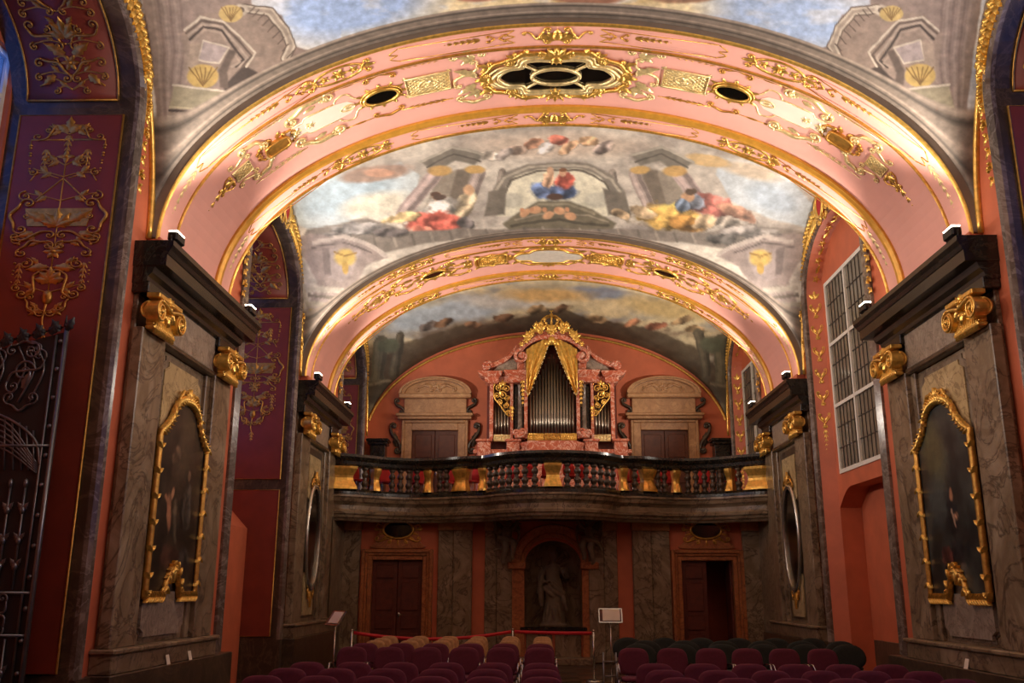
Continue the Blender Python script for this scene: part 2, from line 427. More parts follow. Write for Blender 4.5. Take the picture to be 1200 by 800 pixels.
    def lin(s):
        s.c *= (.86+.28*s.n1)[:, None]
        s.c *= (.93+.14*fbm(s.x0/9, s.y0/9, 21, 3))[:, None]
        s.c = s.c*.86+.14*s.c.mean(1, keepdims=True)+5
        c = np.clip(s.c/255, 0, 1); return np.where(c <= .04045, c/12.92, ((c+.055)/1.055)**2.4)
_Rn = np.array(_r); _Un = np.array(_u); _Fn = np.array(_fw); _Cn = np.array(CAMPOS)
def to_px(V):
    d = V-_Cn; z = np.maximum(d@_Fn, .3); return 600+FPX*(d@_Rn)/z, 400-FPX*(d@_Un)/z
def grid_obj(name, V, nx, ny, mat, parent, col=None, smooth=True, **k):
    i = np.arange(nx*ny).reshape(ny, nx)
    F = np.stack([i[:-1, :-1], i[:-1, 1:], i[1:, 1:], i[1:, :-1]], -1).reshape(-1, 4)
    me = bpy.data.meshes.new(name); me.vertices.add(len(V)); me.vertices.foreach_set('co', V.ravel())
    me.loops.add(F.size); me.loops.foreach_set('vertex_index', F.ravel().astype(np.int32))
    me.polygons.add(len(F)); me.polygons.foreach_set('loop_start', np.arange(0, F.size, 4, dtype=np.int32))
    me.polygons.foreach_set('use_smooth', np.full(len(F), smooth)); me.update(calc_edges=True)
    if col is not None:
        at = me.color_attributes.new('paint', 'FLOAT_COLOR', 'POINT'); at.data.foreach_set('color', np.c_[col, np.ones(len(col))].ravel().astype(np.float32))
    return mkobj(name, me, mat, parent, **k)

# ------------------------------------------------------------------ dimensions (metres, nave axis = +Y)
XW, XA, ZS, BR = 4.9, 4.79, 5.6, 2.85
ARCH_Y = [2.93, 10.28, 17.63]; AW = 2.67
BAYS = [(-1.75, 2.93), (5.6, 10.28), (12.95, 17.63), (20.3, 25.0)]
PIERS = [2.7, 10.05, 17.48]
Z_MS, Z_MH = 6.95, 1.1              # spring and rise of the window arches
MOUTH = [(-.75, 2.25), (6.6, 9.6), (13.97, 17.2), (21.4, 24.3)]
YB, YU = 22.0, 25.0                 # lower and upper end wall

# ------------------------------------------------------------------ floor, ceiling
flo = MB().box(-7, 7, -2, 25.2, -.2, 0).obj('floor', 'floor_dark', kind='structure', label='dark stone floor of the chapel')
tm = MB().box(-.24, .24, -.24, .24, 0, .006).mesh('floor_slab')
tm.materials.append(M['floor_tile'])
for i in range(-2, 4):
    for j in range(14, 36):
        if (i+j) % 2 == 0 and len(flo.children) < 60: mkobj('floor_slab', tm, None, flo, loc=(.25+i*.5, j*.5+4, 0))
ceil = empty('ceiling', kind='structure', label='painted barrel ceiling with gilded pink arches')

def vault(y0, y1, nx, ny, paint, q=None):
    t = np.linspace(-PI/2, PI/2, nx); q = np.linspace(-PI/2, PI/2, ny) if q is None else q; ny = len(q)
    yc, hs = (y0+y1)/2, (y1-y0)/2
    X = XW*np.sin(t)[None, :].repeat(ny, 0); Y = (yc+hs*np.sin(q))[:, None].repeat(nx, 1)
    a = (BR+.07)*np.cos(t)[None, :]; l = 2.9*np.cos(q)[:, None]
    Z = ZS+(np.abs(a)**6+np.abs(l)**6)**(1/6)
    V = np.stack([X, Y, Z], -1).reshape(-1, 3)
    px, py = to_px(V)
    grid_obj('vault', V, nx, ny, 'fresco', ceil, paint(px, py, V))

def paint_plain(px, py, V):
    p = Paint(px, py, (150, 140, 128)); return p.lin()
def corbel(p, m, dx=0, dy=0):
    "painted stone corbel with gilt shells; m maps x for the mirrored copy"
    f = lambda pts: [(m(x)+dx, y+dy) for x, y in pts]
    base, lt, dk, vd = (150, 128, 114), (206, 190, 170), (98, 80, 70), (66, 52, 46)
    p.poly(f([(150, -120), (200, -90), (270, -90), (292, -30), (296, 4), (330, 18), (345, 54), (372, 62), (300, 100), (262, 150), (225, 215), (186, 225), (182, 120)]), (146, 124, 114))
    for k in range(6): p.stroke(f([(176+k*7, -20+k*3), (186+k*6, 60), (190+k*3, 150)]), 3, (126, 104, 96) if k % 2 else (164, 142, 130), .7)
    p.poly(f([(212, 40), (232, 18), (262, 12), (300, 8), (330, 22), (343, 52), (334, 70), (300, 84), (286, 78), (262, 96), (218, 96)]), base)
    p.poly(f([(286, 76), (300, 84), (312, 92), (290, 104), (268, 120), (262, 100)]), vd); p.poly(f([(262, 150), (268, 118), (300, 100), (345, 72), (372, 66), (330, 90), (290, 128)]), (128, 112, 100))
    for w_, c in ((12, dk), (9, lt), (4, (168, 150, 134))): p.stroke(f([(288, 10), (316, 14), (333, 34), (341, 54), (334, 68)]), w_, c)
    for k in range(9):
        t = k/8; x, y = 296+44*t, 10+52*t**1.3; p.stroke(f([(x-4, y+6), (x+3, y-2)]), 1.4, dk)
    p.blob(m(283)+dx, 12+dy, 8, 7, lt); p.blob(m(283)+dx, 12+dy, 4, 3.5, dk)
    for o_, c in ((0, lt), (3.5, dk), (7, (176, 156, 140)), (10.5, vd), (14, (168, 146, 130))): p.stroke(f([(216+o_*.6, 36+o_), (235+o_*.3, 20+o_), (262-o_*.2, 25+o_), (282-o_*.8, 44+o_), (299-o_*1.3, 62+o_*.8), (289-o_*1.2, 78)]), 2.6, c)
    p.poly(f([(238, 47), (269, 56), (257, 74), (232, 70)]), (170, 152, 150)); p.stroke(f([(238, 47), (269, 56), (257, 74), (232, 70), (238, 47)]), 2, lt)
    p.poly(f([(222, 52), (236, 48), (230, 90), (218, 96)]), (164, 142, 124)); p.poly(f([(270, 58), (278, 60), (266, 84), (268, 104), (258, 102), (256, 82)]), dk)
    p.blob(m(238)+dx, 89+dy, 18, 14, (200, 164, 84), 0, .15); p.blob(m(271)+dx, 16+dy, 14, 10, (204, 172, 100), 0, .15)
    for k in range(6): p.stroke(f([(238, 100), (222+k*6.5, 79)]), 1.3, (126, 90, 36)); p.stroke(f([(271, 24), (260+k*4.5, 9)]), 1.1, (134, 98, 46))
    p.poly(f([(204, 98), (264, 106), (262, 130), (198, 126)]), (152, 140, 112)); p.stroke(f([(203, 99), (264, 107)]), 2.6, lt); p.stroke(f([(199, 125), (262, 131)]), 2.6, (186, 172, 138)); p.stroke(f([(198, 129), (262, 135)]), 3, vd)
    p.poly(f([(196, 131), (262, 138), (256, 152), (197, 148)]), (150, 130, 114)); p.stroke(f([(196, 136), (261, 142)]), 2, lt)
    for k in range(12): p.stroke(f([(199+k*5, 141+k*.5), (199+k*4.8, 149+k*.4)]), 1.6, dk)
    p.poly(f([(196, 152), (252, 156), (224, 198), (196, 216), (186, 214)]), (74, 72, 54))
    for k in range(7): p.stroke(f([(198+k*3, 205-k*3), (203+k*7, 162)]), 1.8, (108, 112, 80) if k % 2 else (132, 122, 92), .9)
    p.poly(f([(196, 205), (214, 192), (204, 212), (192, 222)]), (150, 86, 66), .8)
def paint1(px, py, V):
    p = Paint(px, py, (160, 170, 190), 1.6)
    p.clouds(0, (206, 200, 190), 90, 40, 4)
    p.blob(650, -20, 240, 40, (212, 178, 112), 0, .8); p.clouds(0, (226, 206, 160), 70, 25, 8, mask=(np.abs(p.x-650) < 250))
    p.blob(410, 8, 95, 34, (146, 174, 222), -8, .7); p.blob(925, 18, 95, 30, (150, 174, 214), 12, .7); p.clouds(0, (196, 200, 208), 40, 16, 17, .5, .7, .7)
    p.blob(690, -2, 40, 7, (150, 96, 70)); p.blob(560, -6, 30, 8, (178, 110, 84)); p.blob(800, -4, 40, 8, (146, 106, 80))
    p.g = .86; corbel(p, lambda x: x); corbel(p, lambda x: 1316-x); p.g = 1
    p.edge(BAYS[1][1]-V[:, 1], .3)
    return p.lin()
def paint2(px, py, V):
    p = Paint(px, py, (182, 172, 160), 2)
    p.clouds(0, (216, 206, 190), 70, 25, 4); p.clouds(0, (146, 136, 128), 50, 18, 9, .5, .8)
    # skies
    p.poly([(345, 262), (352, 222), (395, 205), (470, 190), (492, 205), (484, 232), (455, 246), (400, 262), (365, 268)], (196, 206, 208))
    p.blob(405, 228, 60, 22, (174, 198, 212), -15, .6); p.blob(440, 240, 40, 14, (222, 214, 192), -10, .6)
    p.poly([(845, 185), (905, 192), (955, 240), (950, 268), (905, 256), (858, 236), (838, 205)], (186, 196, 204)); p.blob(880, 200, 36, 9, (206, 186, 160), 12, .6); p.blob(905, 232, 30, 14, (168, 184, 200), 20, .6)
    p.blob(440, 203, 42, 9, (166, 136, 118), -8); p.blob(445, 202, 18, 5, (206, 152, 122)); p.blob(830, 188, 26, 7, (214, 178, 120), 10)
    # heavenly group over the arch
    p.blob(655, 170, 100, 14, (206, 186, 166), 0, .7)
    for x, y, c in ((625, 168, (206, 150, 118)), (640, 173, (222, 214, 206)), (655, 165, (196, 110, 90)), (668, 172, (214, 170, 130)), (690, 166, (224, 178, 132)), (605, 175, (176, 150, 132)), (706, 173, (180, 160, 150)), (575, 182, (210, 196, 178)), (590, 180, (160, 148, 140))): p.robe(x, y, 13, 6, c, random.uniform(-30, 30), 3)
    # entablatures
    for m in (lambda x: x, lambda x: 1306-x):
        f = lambda pts: [(m(x), y) for x, y in pts]
        p.poly(f([(493, 190), (530, 171), (566, 180), (556, 194), (533, 188), (512, 204)]), (122, 116, 104)); p.stroke(f([(493, 190), (530, 172), (566, 181)]), 3, (176, 168, 152)); p.stroke(f([(500, 196), (531, 180), (562, 189)]), 2, (86, 80, 72))
        p.poly(f([(515, 204), (560, 194), (552, 250), (495, 250)]), (148, 136, 120)); p.poly(f([(535, 200), (552, 200), (540, 250), (522, 250)]), (118, 106, 92))
        p.column(m(510), 203, m(472), 252, 17, (178, 156, 150)); p.column(m(562), 204, m(542), 252, 15, (170, 152, 144)); p.column(m(588), 202, m(582), 246, 9, (146, 134, 122))
        p.blob(m(515), 200, 14, 6, (196, 154, 88)); p.blob(m(556), 199, 12, 5, (204, 162, 92))
    # central painted arch
    p.poly([(573, 252), (577, 222), (592, 202), (620, 192), (655, 189), (690, 192), (716, 203), (732, 224), (738, 252)], (132, 124, 112))
    p.poly([(582, 254), (590, 224), (604, 207), (630, 199), (655, 197), (682, 199), (705, 208), (718, 226), (726, 254)], (224, 218, 192))
    p.stroke([(577, 232), (590, 209), (620, 196), (655, 193), (690, 196), (717, 210), (731, 232)], 3, (178, 168, 150)); p.stroke([(588, 236), (598, 212), (630, 201), (655, 199), (684, 201), (709, 213), (722, 238)], 2.4, (98, 90, 80))
    p.blob(600, 235, 13, 9, (190, 186, 168)); p.blob(700, 235, 16, 9, (190, 186, 168))
    p.poly([(572, 226), (594, 220), (592, 252), (568, 254)], (116, 108, 96)); p.poly([(706, 220), (732, 226), (738, 254), (712, 252)], (116, 108, 96))
    # mound with seated group
    p.poly([(590, 262), (612, 246), (632, 236), (668, 236), (694, 246), (722, 262), (716, 272), (600, 272)], (112, 104, 84)); p.stroke([(612, 250), (632, 240), (668, 240), (696, 250)], 3, (146, 136, 112)); p.stroke([(600, 264), (655, 258), (712, 264)], 3, (80, 74, 60)); p.stroke([(604, 258), (640, 250), (690, 252), (712, 260)], 2, (150, 138, 116))
    p.robe(638, 225, 17, 10, (104, 126, 172), 12); p.robe(660, 225, 16, 10, (92, 114, 160), -10); p.robe(662, 212, 12, 10, (200, 92, 76)); p.blob(660, 202, 4.5, 5, (216, 164, 128)); p.blob(660, 199, 4.5, 2.5, (120, 76, 50)); p.robe(643, 210, 7, 11, (224, 176, 140), 10); p.blob(645, 200, 4, 4.4, (218, 170, 134)); p.blob(650, 231, 10, 4, (84, 60, 50))
    for x in (616, 628, 642, 655, 668): p.blob(x, 250+random.uniform(-4, 4), 7, 4.5, (216, 160, 116), random.uniform(-40, 40)); p.blob(x-4, 246, 2.6, 2.8, (206, 146, 104))
    # left figure
    p.robe(545, 240, 11, 20, (212, 190, 152), 28); p.robe(514, 244, 24, 12, (228, 220, 208), -22); p.robe(512, 262, 36, 14, (204, 96, 80), 4, 6); p.blob(512, 231, 5.5, 5.5, (206, 160, 122)); p.blob(510, 228, 6, 3, (92, 66, 52)); p.blob(549, 223, 6.5, 6, (212, 166, 124)); p.robe(470, 255, 22, 6, (214, 184, 128), -8); p.blob(515, 232, 8, 4, (90, 70, 60)); p.robe(545, 262, 12, 8, (120, 112, 110)); p.robe(494, 270, 14, 6, (214, 120, 98))
    # right figures
    p.robe(786, 254, 42, 16, (212, 168, 84), 8, 6); p.robe(752, 248, 18, 7, (212, 182, 140), 18); p.robe(806, 262, 22, 10, (180, 128, 60), 10); p.robe(834, 240, 32, 13, (186, 104, 92), 14, 5); p.robe(812, 234, 14, 9, (150, 158, 176), 20); p.robe(862, 248, 24, 8, (168, 120, 96), 20); p.blob(806, 230, 8, 6, (196, 150, 110)); p.blob(810, 224, 7, 4, (92, 72, 56)); p.robe(826, 260, 14, 9, (196, 168, 130), -10); p.robe(855, 262, 16, 8, (150, 140, 128), 10); p.robe(800, 240, 8, 7, (112, 128, 150)); p.robe(725, 250, 12, 5, (200, 170, 130), 20)
    # plinth and painted balustrade over the arch
    p.poly([(345, 300), (360, 268), (430, 256), (480, 270), (560, 268), (640, 268), (740, 268), (820, 274), (880, 262), (945, 272), (960, 310), (900, 300), (800, 284), (645, 274), (500, 284), (400, 306)], (128, 118, 108))
    for k in range(26): p.stroke([(372+k*22, 285-18*math.sin(k/25*PI)), (376+k*22, 297-20*math.sin(k/25*PI))], 3, (96, 88, 80) if k % 2 else (168, 156, 142), .6)
    for x, y, rx, ry, c in ((420, 268, 34, 7, (150, 144, 140)), (875, 272, 34, 7, (146, 138, 132)), (392, 276, 20, 5, (104, 98, 94)), (905, 280, 22, 6, (108, 100, 96)), (455, 272, 20, 6, (98, 90, 88)), (845, 280, 22, 6, (96, 92, 88))): p.robe(x, y, rx, ry, c, 0, 5)
    # corner pedestals with gilt vases
    for m in (lambda x: x, lambda x: 1296-x):
        f = lambda pts: [(m(x), y) for x, y in pts]
        p.poly(f([(345, 280), (365, 272), (440, 288), (455, 300), (430, 312), (415, 335), (395, 420), (360, 440), (352, 380), (372, 330)]), (150, 134, 128))
        p.stroke(f([(368, 284), (400, 276), (440, 290), (452, 298)]), 5, (186, 172, 162)); p.stroke(f([(366, 290), (400, 283), (436, 296)]), 2, (100, 88, 84))
        p.poly(f([(376, 290), (424, 294), (412, 322), (398, 330), (380, 322)]), (166, 150, 146)); p.poly(f([(376, 290), (386, 291), (388, 322), (380, 322)]), (124, 110, 106))
        p.blob(m(405), 302, 13, 10, (206, 172, 84)); p.blob(m(405), 314, 4, 7, (186, 148, 66)); p.stroke(f([(392, 296), (405, 301), (418, 296)]), 2, (150, 112, 48))
        p.stroke(f([(364, 338), (400, 340)]), 7, (176, 166, 152)); p.stroke(f([(362, 346), (396, 349)]), 4, (110, 100, 90)); p.stroke(f([(360, 356), (392, 358)]), 6, (158, 148, 132))
        p.poly(f([(362, 362), (392, 364), (382, 392), (360, 420)]), (146, 126, 76)); p.blob(m(374), 376, 8, 10, (184, 152, 78))
    p.edge(BAYS[2][1]-V[:, 1], .22); p.edge(V[:, 1]-BAYS[2][0], .12)
    return p.lin()
def paint3(px, py, V):
    p = Paint(px, py, (190, 176, 140), 4)
    p.clouds(0, (222, 200, 150), 60, 18, 4); p.clouds(0, (150, 148, 142), 40, 14, 12, .5, .72)
    p.blob(530, 366, 70, 14, (176, 188, 196), -8, .6); p.blob(490, 375, 34, 9, (160, 170, 176), -12, .6); p.blob(600, 352, 60, 9, (200, 196, 186), 0, .7); p.blob(700, 342, 36, 7, (140, 150, 166), 5, .6); p.blob(780, 362, 50, 10, (206, 178, 116), 10, .7); p.blob(640, 345, 50, 8, (214, 172, 104), 0, .7)
    p.clouds(0, (104, 82, 62), 34, 14, 15, .42, .6, 1, mask=np.clip((p.y-(366+((p.x-645)/200)**2*30))/12, 0, 1))
    p.poly([(425, 480), (440, 430), (470, 402), (540, 382), (600, 376), (625, 366), (640, 360), (665, 364), (690, 372), (760, 384), (815, 408), (850, 440), (866, 480), (880, 560), (400, 560)], (84, 70, 52), .85)  # dark clouds of the fresco, with some shade put into their colour
    for x, y in ((505, 380), (520, 378), (555, 380), (590, 372), (630, 362), (660, 362), (700, 374), (740, 378), (770, 382), (800, 376), (815, 388)):
        p.robe(x, y, 12, 5, random.choice(((150, 92, 66), (120, 88, 62), (176, 120, 84), (104, 92, 84), (160, 130, 90))), random.uniform(-25, 25), 3)
    for m in (lambda x: x, lambda x: 1290-x):
        f = lambda pts: [(m(x), y) for x, y in pts]
        p.column(m(446), 400, m(438), 480, 18, (104, 98, 76)); p.column(m(470), 392, m(462), 440, 12, (92, 84, 66)); p.poly(f([(428, 450), (456, 446), (450, 470), (428, 474)]), (84, 76, 60)); p.blob(m(455), 405, 14, 10, (96, 100, 76)); p.stroke(f([(430, 452), (456, 448)]), 3, (140, 128, 100))
    return p.lin()
vault(*BAYS[0], 48, 24, paint_plain)
vault(*BAYS[1], 900, 0, paint1, np.concatenate([np.linspace(-PI/2, .1, 14)[:-1], np.linspace(.1, PI/2, 300)])); vault(*BAYS[2], 640, 190, paint2); vault(*BAYS[3], 420, 130, paint3)

# ------------------------------------------------------------------ arches
_th = np.linspace(-PI/2, PI/2, 2001); _ds = np.hypot(XA*np.cos(_th), BR*np.sin(_th))
_S = np.concatenate([[0], np.cumsum((_ds[1:]+_ds[:-1])/2*np.diff(_th))]); _S -= _S[1000]; SMAX = float(_S[-1])
def arch_frame(s):
    t = float(np.interp(s, _S, _th)); st, ct = math.sin(t), math.cos(t)
    n = Vector((-BR*st, 0, -XA*ct)).normalized()
    return Vector((XA*st, 0, ZS+BR*ct)), n
def archmap(y0):
    def fn(s, v, h=0):
        s = max(-SMAX, min(SMAX, s)); p, n = arch_frame(s); return Vector((p.x+n.x*h, y0+v, p.z+n.z*h))
    return fn
def arch_band(y0, prof, name, mat, par, n=96, smooth=False, s0=None, s1=None):
    "prof = list of (v, h)"
    fn = archmap(y0); s0 = -SMAX if s0 is None else s0; s1 = SMAX if s1 is None else s1
    mb = MB(); mb.loft([[fn(s0+(s1-s0)*i/n, v, h) for v, h in prof] for i in range(n+1)], False, False, smooth)
    return mb.obj(name, mat, par)
def rnd(v0, v1, h0, hb, k=6):
    return [(v0+(v1-v0)*(1-math.cos(PI*i/k))/2, h0+(hb-h0)*math.sin(PI*i/k)) for i in range(k+1)]
def arch(y0, ornate):
    root = empty('arch', parent=ceil, kind='structure')
    arch_band(y0, [(0.0, -.22), (0.0, 0)], 'arch_face', 'plaster_grey', root)
    arch_band(y0, rnd(-.005, .05, 0, .035), 'gilded_moulding', 'gold', root)
    arch_band(y0, [(.05, .0), (.5, .0)], 'narrow_band', 'stucco_pink', root)
    arch_band(y0, [(.5, 0)]+rnd(.5, .545, 0, .03)+[(.545, -.03)], 'gilded_moulding', 'gold_dull', root)
    arch_band(y0, rnd(.56, .60, -.03, .0)+[(.60, -.03), (2.1, -.03)], 'wide_band', 'stucco_pink', root)
    arch_band(y0, [(2.1, -.03), (2.1, -.005)]+rnd(2.1, 2.13, -.005, .01)+[(2.14, .0), (2.18, .025), (2.24, .025), (2.26, .005), (2.26, 0)], 'ochre_moulding', 'ochre', root)
    arch_band(y0, [(2.26, .0), (2.62, .0)], 'narrow_band', 'stucco_pink', root)
    arch_band(y0, rnd(2.62, 2.67, 0, .035)+[(2.67, -.2)], 'gilded_moulding', 'gold', root)
    return root
arches = [arch(y, i) for i, y in enumerate(ARCH_Y)]

def narrow_orn(fn, v, root, med, k=1.0):
    "small gilded work on the narrow side bands"
    for fl in (1, -1):
        o = Orn(fn, flip=fl, k=1)
        g = o.at(0, v)
        for a, b in ((.55, 2.35), (3.25, 5.2)):
            g.stroke([(a, -.14), (a+.02, -.14), (b-.3, -.14)], .007, sm=1); g.stroke([(a, .14), (b-.3, .14)], .007, sm=1)
            g.stroke([(b-.3, -.14), (b-.18, -.05), (b-.28, 0), (b-.18, .05), (b-.3, .14)], .01)
            g.stroke([(a, -.14), (a+.1, -.05), (a, 0), (a+.1, .05), (a, .14)], .01)
            g.husk(a+.45, 0, 0, .45, .1, 5); g.cscroll(a+.12, -.05, a+.12, .05, -.08, .03, .012); g.cscroll(a+.34, -.05, a+.34, .05, .08, .03, .012)
        g.obj('gilded_strapwork', 'gold_dull', root)
        o2 = Orn(fn, flip=fl).at(med, v)
        o2.oval(0, 0, .33, .15, .022); o2.rosette(0, 0, .12, 6)
        for q in (-.2, .2): o2.rosette(q, 0, .08, 5)
        for q in (-1, 1): o2.cscroll(q*.4, -.09, q*.4, .09, q*.09, .045, .018); o2.leaf(q*.34, 0, 0 if q > 0 else PI, .16, .08)
        o2.obj('gilded_medallion', 'gold', root)
        o3 = Orn(fn, flip=fl).at(5.05, v); o3.husk(0, 0, 0, .6, .09, 6, .5)
        o3.obj('gilded_husk', 'gold_pale', root)
    c = Orn(fn).at(0, v)
    for fl in (1, -1):
        q = c.at(0, v, flip=fl); q.cscroll(.12, -.13, .12, .13, -.1, .05, .02); q.sscroll(.2, .05, .42, -.06, .04, .035, .014); q.leaf(.08, 0, .3, .22, .1)
    c.spray(0, .1, -PI/2, 5, 2.2, .26, .12); c.blob(0, 0, .08, .08, 0, .07)
    c.obj('gilded_palmette', 'gold', root)

def arch_orn_A(y0, root):
    fn = archmap(y0); fb = lambda u, v, h=0: fn(u, v, h-.03); vc = 1.24; va = 1.13
    # dark glass openings behind the gilded cage
    d = Orn(fb).at(0, vc); d.plate([(-.78, 0), (-.62, -.2), (-.42, -.2), (-.42, -.36), (.42, -.36), (.42, -.2), (.62, -.2), (.78, 0), (.62, .2), (.42, .2), (.42, .36), (-.42, .36), (-.42, .2), (-.62, .2)], .0, .025)
    d.obj('dark_glass', 'black_glass', root)
    c = Orn(fb).at(0, vc)
    for k, r, h in ((1.0, .03, .035), (1.1, .03, .05), (1.2, .022, .03)):
        P = [(-.80, 0), (-.66, -.2), (-.45, -.24), (-.40, -.38), (-.2, -.40), (0, -.37), (.2, -.40), (.40, -.38), (.45, -.24), (.66, -.2), (.80, 0), (.66, .2), (.45, .24), (.40, .38), (.2, .40), (0, .37), (-.2, .40), (-.40, .38), (-.45, .24), (-.66, .2)]
        c.stroke([(x*k, y*k) for x, y in P], r, r, h, n=6, closed=True, sm=3)
    c.oval(0, 0, .33, .2, .03, .05)
    for a in (1, -1):
        for b in (1, -1): c.stroke([(.24*a, .13*b), (.43*a, .3*b)], .022, .022, .045, sm=1)
    c.obj('gilded_cage', 'gold_pale', root)
    e = Orn(fb).at(0, vc)
    for b in (1, -1):
        e.spray(0, .42*b, b*PI/2, 7, 2.4, .3, .13, .03); e.blob(0, .42*b, .09, .07, .02, .08); e.spray(0, .46*b, -b*PI/2, 5, 1.8, .15, .08, .06)
        for a in (1, -1):
            q = e.at(0, vc, flip=a)
            q.cscroll(.2, .5*b, .62, .36*b, .14*b, .08, .034, .03); q.cscroll(.62, .38*b, .95, .1*b, .12*b, .07, .032, .03)
            q.spray(.5, .42*b, b*.9, 4, 1.4, .22, .11, .02); q.spray(.86, .26*b, b*.5, 3, 1.2, .24, .1, .02); q.leaf(.36, .48*b, b*1.2, .2, .1, .03)
    for a in (1, -1):
        q = e.at(0, vc, flip=a); q.spray(.9, 0, 0, 5, 2.2, .22, .11, .03); q.blob(.9, 0, .07, .09, .02, .07)
    e.obj('gilded_cartouche', 'gold', root)
    for fl in (1, -1):
        O = lambda: Orn(fb, flip=fl)
        o = O().at(0, va)
        o.sscroll(1.12, -.32, 1.35, .22, .1, .06, .022); o.leaf(1.1, .02, -.9, .36, .16, bend=.5); o.leaf(1.12, .22, .9, .32, .14, bend=-.5); o.leaf(1.2, -.1, 2.2, .2, .12)
        o.cscroll(1.0, -.5, 1.36, -.5, -.14, .07, .026); o.cscroll(.98, .58, 1.34, .55, .13, .07, .026); o.spray(1.06, .42, .4, 3, 1.2, .26, .1); o.spray(1.1, -.4, -.4, 3, 1.2, .26, .1)
        o.obj('gilded_acanthus', 'gold_pale', root)
        o = O().at(1.76, va, rot=-.02); o.lattice(-.30, .30, -.22, .22, 8, .007, .016); o.oval(0, 0, .13, .1, .018, .01); o.rosette(0, 0, .09, 6, .01)
        for a in (-.3, .3):
            for b in (-.22, .22): o.rosette(a, b, .05, 5)
        o.plate([(-.3, -.22), (.3, -.22), (.3, .22), (-.3, .22)], -.01, .003)
        o.obj('gilded_lattice', 'gold_pale', root)
        o = O().at(2.42, va); o.plate([(.22*math.cos(2*PI*i/24), .15*math.sin(2*PI*i/24)) for i in range(24)], 0, .02); o.obj('dark_glass', 'black_glass', root)
        o = O().at(2.42, va); o.oval(0, 0, .245, .17, .028, .02); o.oval(0, 0, .29, .21, .014, .01)
        for k in range(12): o.leaf(.28*math.cos(k*PI/6), .2*math.sin(k*PI/6), math.atan2(math.sin(k*PI/6), math.cos(k*PI/6)), .1, .07, lobes=1, m=4)
        o.obj('gilded_frame', 'gold', root)
        for b in (1, -1):
            o = O().at(0, va)
            vv = .52*b
            o.stroke([(1.45, vv), (2.2, vv)], .008, sm=1); o.husk(1.55, vv, 0, .25, .06, 3, .9); o.husk(2.1, vv, PI, .25, .06, 3, .9); o.blob(1.82, vv, .06, .02)
            o.cscroll(2.2, .42*b, 2.55, .44*b, .1*b, .055, .018)
            o.stroke([(2.6, .5*b), (3.05, .5*b)], .007, sm=1); o.blob(2.8, .5*b, .1, .02); o.blob(3.0, .5*b, .04, .02)
            o.obj('gilded_spindle', 'gold_dull', root)
            o = O().at(0, va)
            o.stroke([(2.68, .1*b), (2.78, .16*b), (2.86, .32*b), (3.0, .3*b), (3.06, .2*b)], .014); o.cscroll(3.12, .42*b, 3.66, .27*b, .15*b, .1, .034); o.leaf(3.3, .36*b, .2, .18, .09)
            o.stroke([(3.06, .2*b), (3.5, .2*b), (3.54, .13*b), (3.78, .13*b)], .011, sm=1); o.rosette(3.18, .42*b, .05, 5, .02)
            o.stroke([(3.62, .5*b), (4.5, .5*b)], .006, sm=1); o.husk(3.7, .5*b, 0, .6, .06, 6, .5)
            o.cscroll(4.14, .16*b, 4.42, .34*b, .12*b, .075, .03); o.sscroll(4.4, .2*b, 4.66, .26*b, .05*b, .05, .016)
            o.obj('gilded_scroll', 'gold_pale', root)
        o = O().at(3.3, va); o.plate([(-.5, -.06), (-.42, -.15), (-.24, -.19), (.2, -.19), (.24, -.12), (.5, -.12), (.5, .12), (.24, .12), (.2, .19), (-.24, .19), (-.42, .15), (-.5, .06)], 0, .006); o.obj('pale_panel', 'stucco_ivory', root)
        o = O().at(3.3, va); o.oval(-.4, 0, .1, .06, .014, .01); o.blob(-.4, 0, .06, .03); o.rosette(.16, 0, .075, 6, .01); o.rosette(.38, 0, .09, 6, .01); o.husk(-.24, 0, 0, .3, .09, 3, .9); o.obj('gilded_husk', 'gold_pale', root)
        o = O().at(3.98, va); o.plate([(-.16, -.1), (0, -.12), (.16, -.1), (.18, 0), (.16, .1), (0, .12), (-.16, .1), (-.18, 0)], 0, .05); o.stroke([(-.16, -.1), (0, -.12), (.16, -.1), (.18, 0), (.16, .1), (0, .12), (-.16, .1), (-.18, 0)], .02, .02, .05, closed=True, sm=3)
        for a in (-1, 1):
            for b in (-1, 1): o.cscroll(.15*a, .12*b, .27*a, .05*b, a*b*.06, .045, .018); o.leaf(.05*a, .12*b, b*1.2 if a > 0 else PI-b*1.2, .14, .08)
        o.obj('gilded_cartouche', 'gold_dull', root)
        o = O().at(4.55, va); o.lattice(-.14, .14, -.12, .12, 4, .007, .014); o.plate([(-.14, -.12), (.14, -.12), (.14, .12), (-.14, .12)], -.01, .003); o.obj('gilded_lattice', 'gold_pale', root)
        o = O().at(4.74, va); o.husk(0, 0, 0, .5, .12, 4, .4); o.spray(.0, 0, 0, 3, 2.6, .16, .07); o.sscroll(.02, .1, .22, .06, .03, .03, .012); o.sscroll(.02, -.1, .22, -.06, -.03, .03, .012); o.obj('gilded_drop', 'gold', root)
    narrow_orn(fn, .27, root, 2.86); narrow_orn(fn, 2.44, root, 2.95)
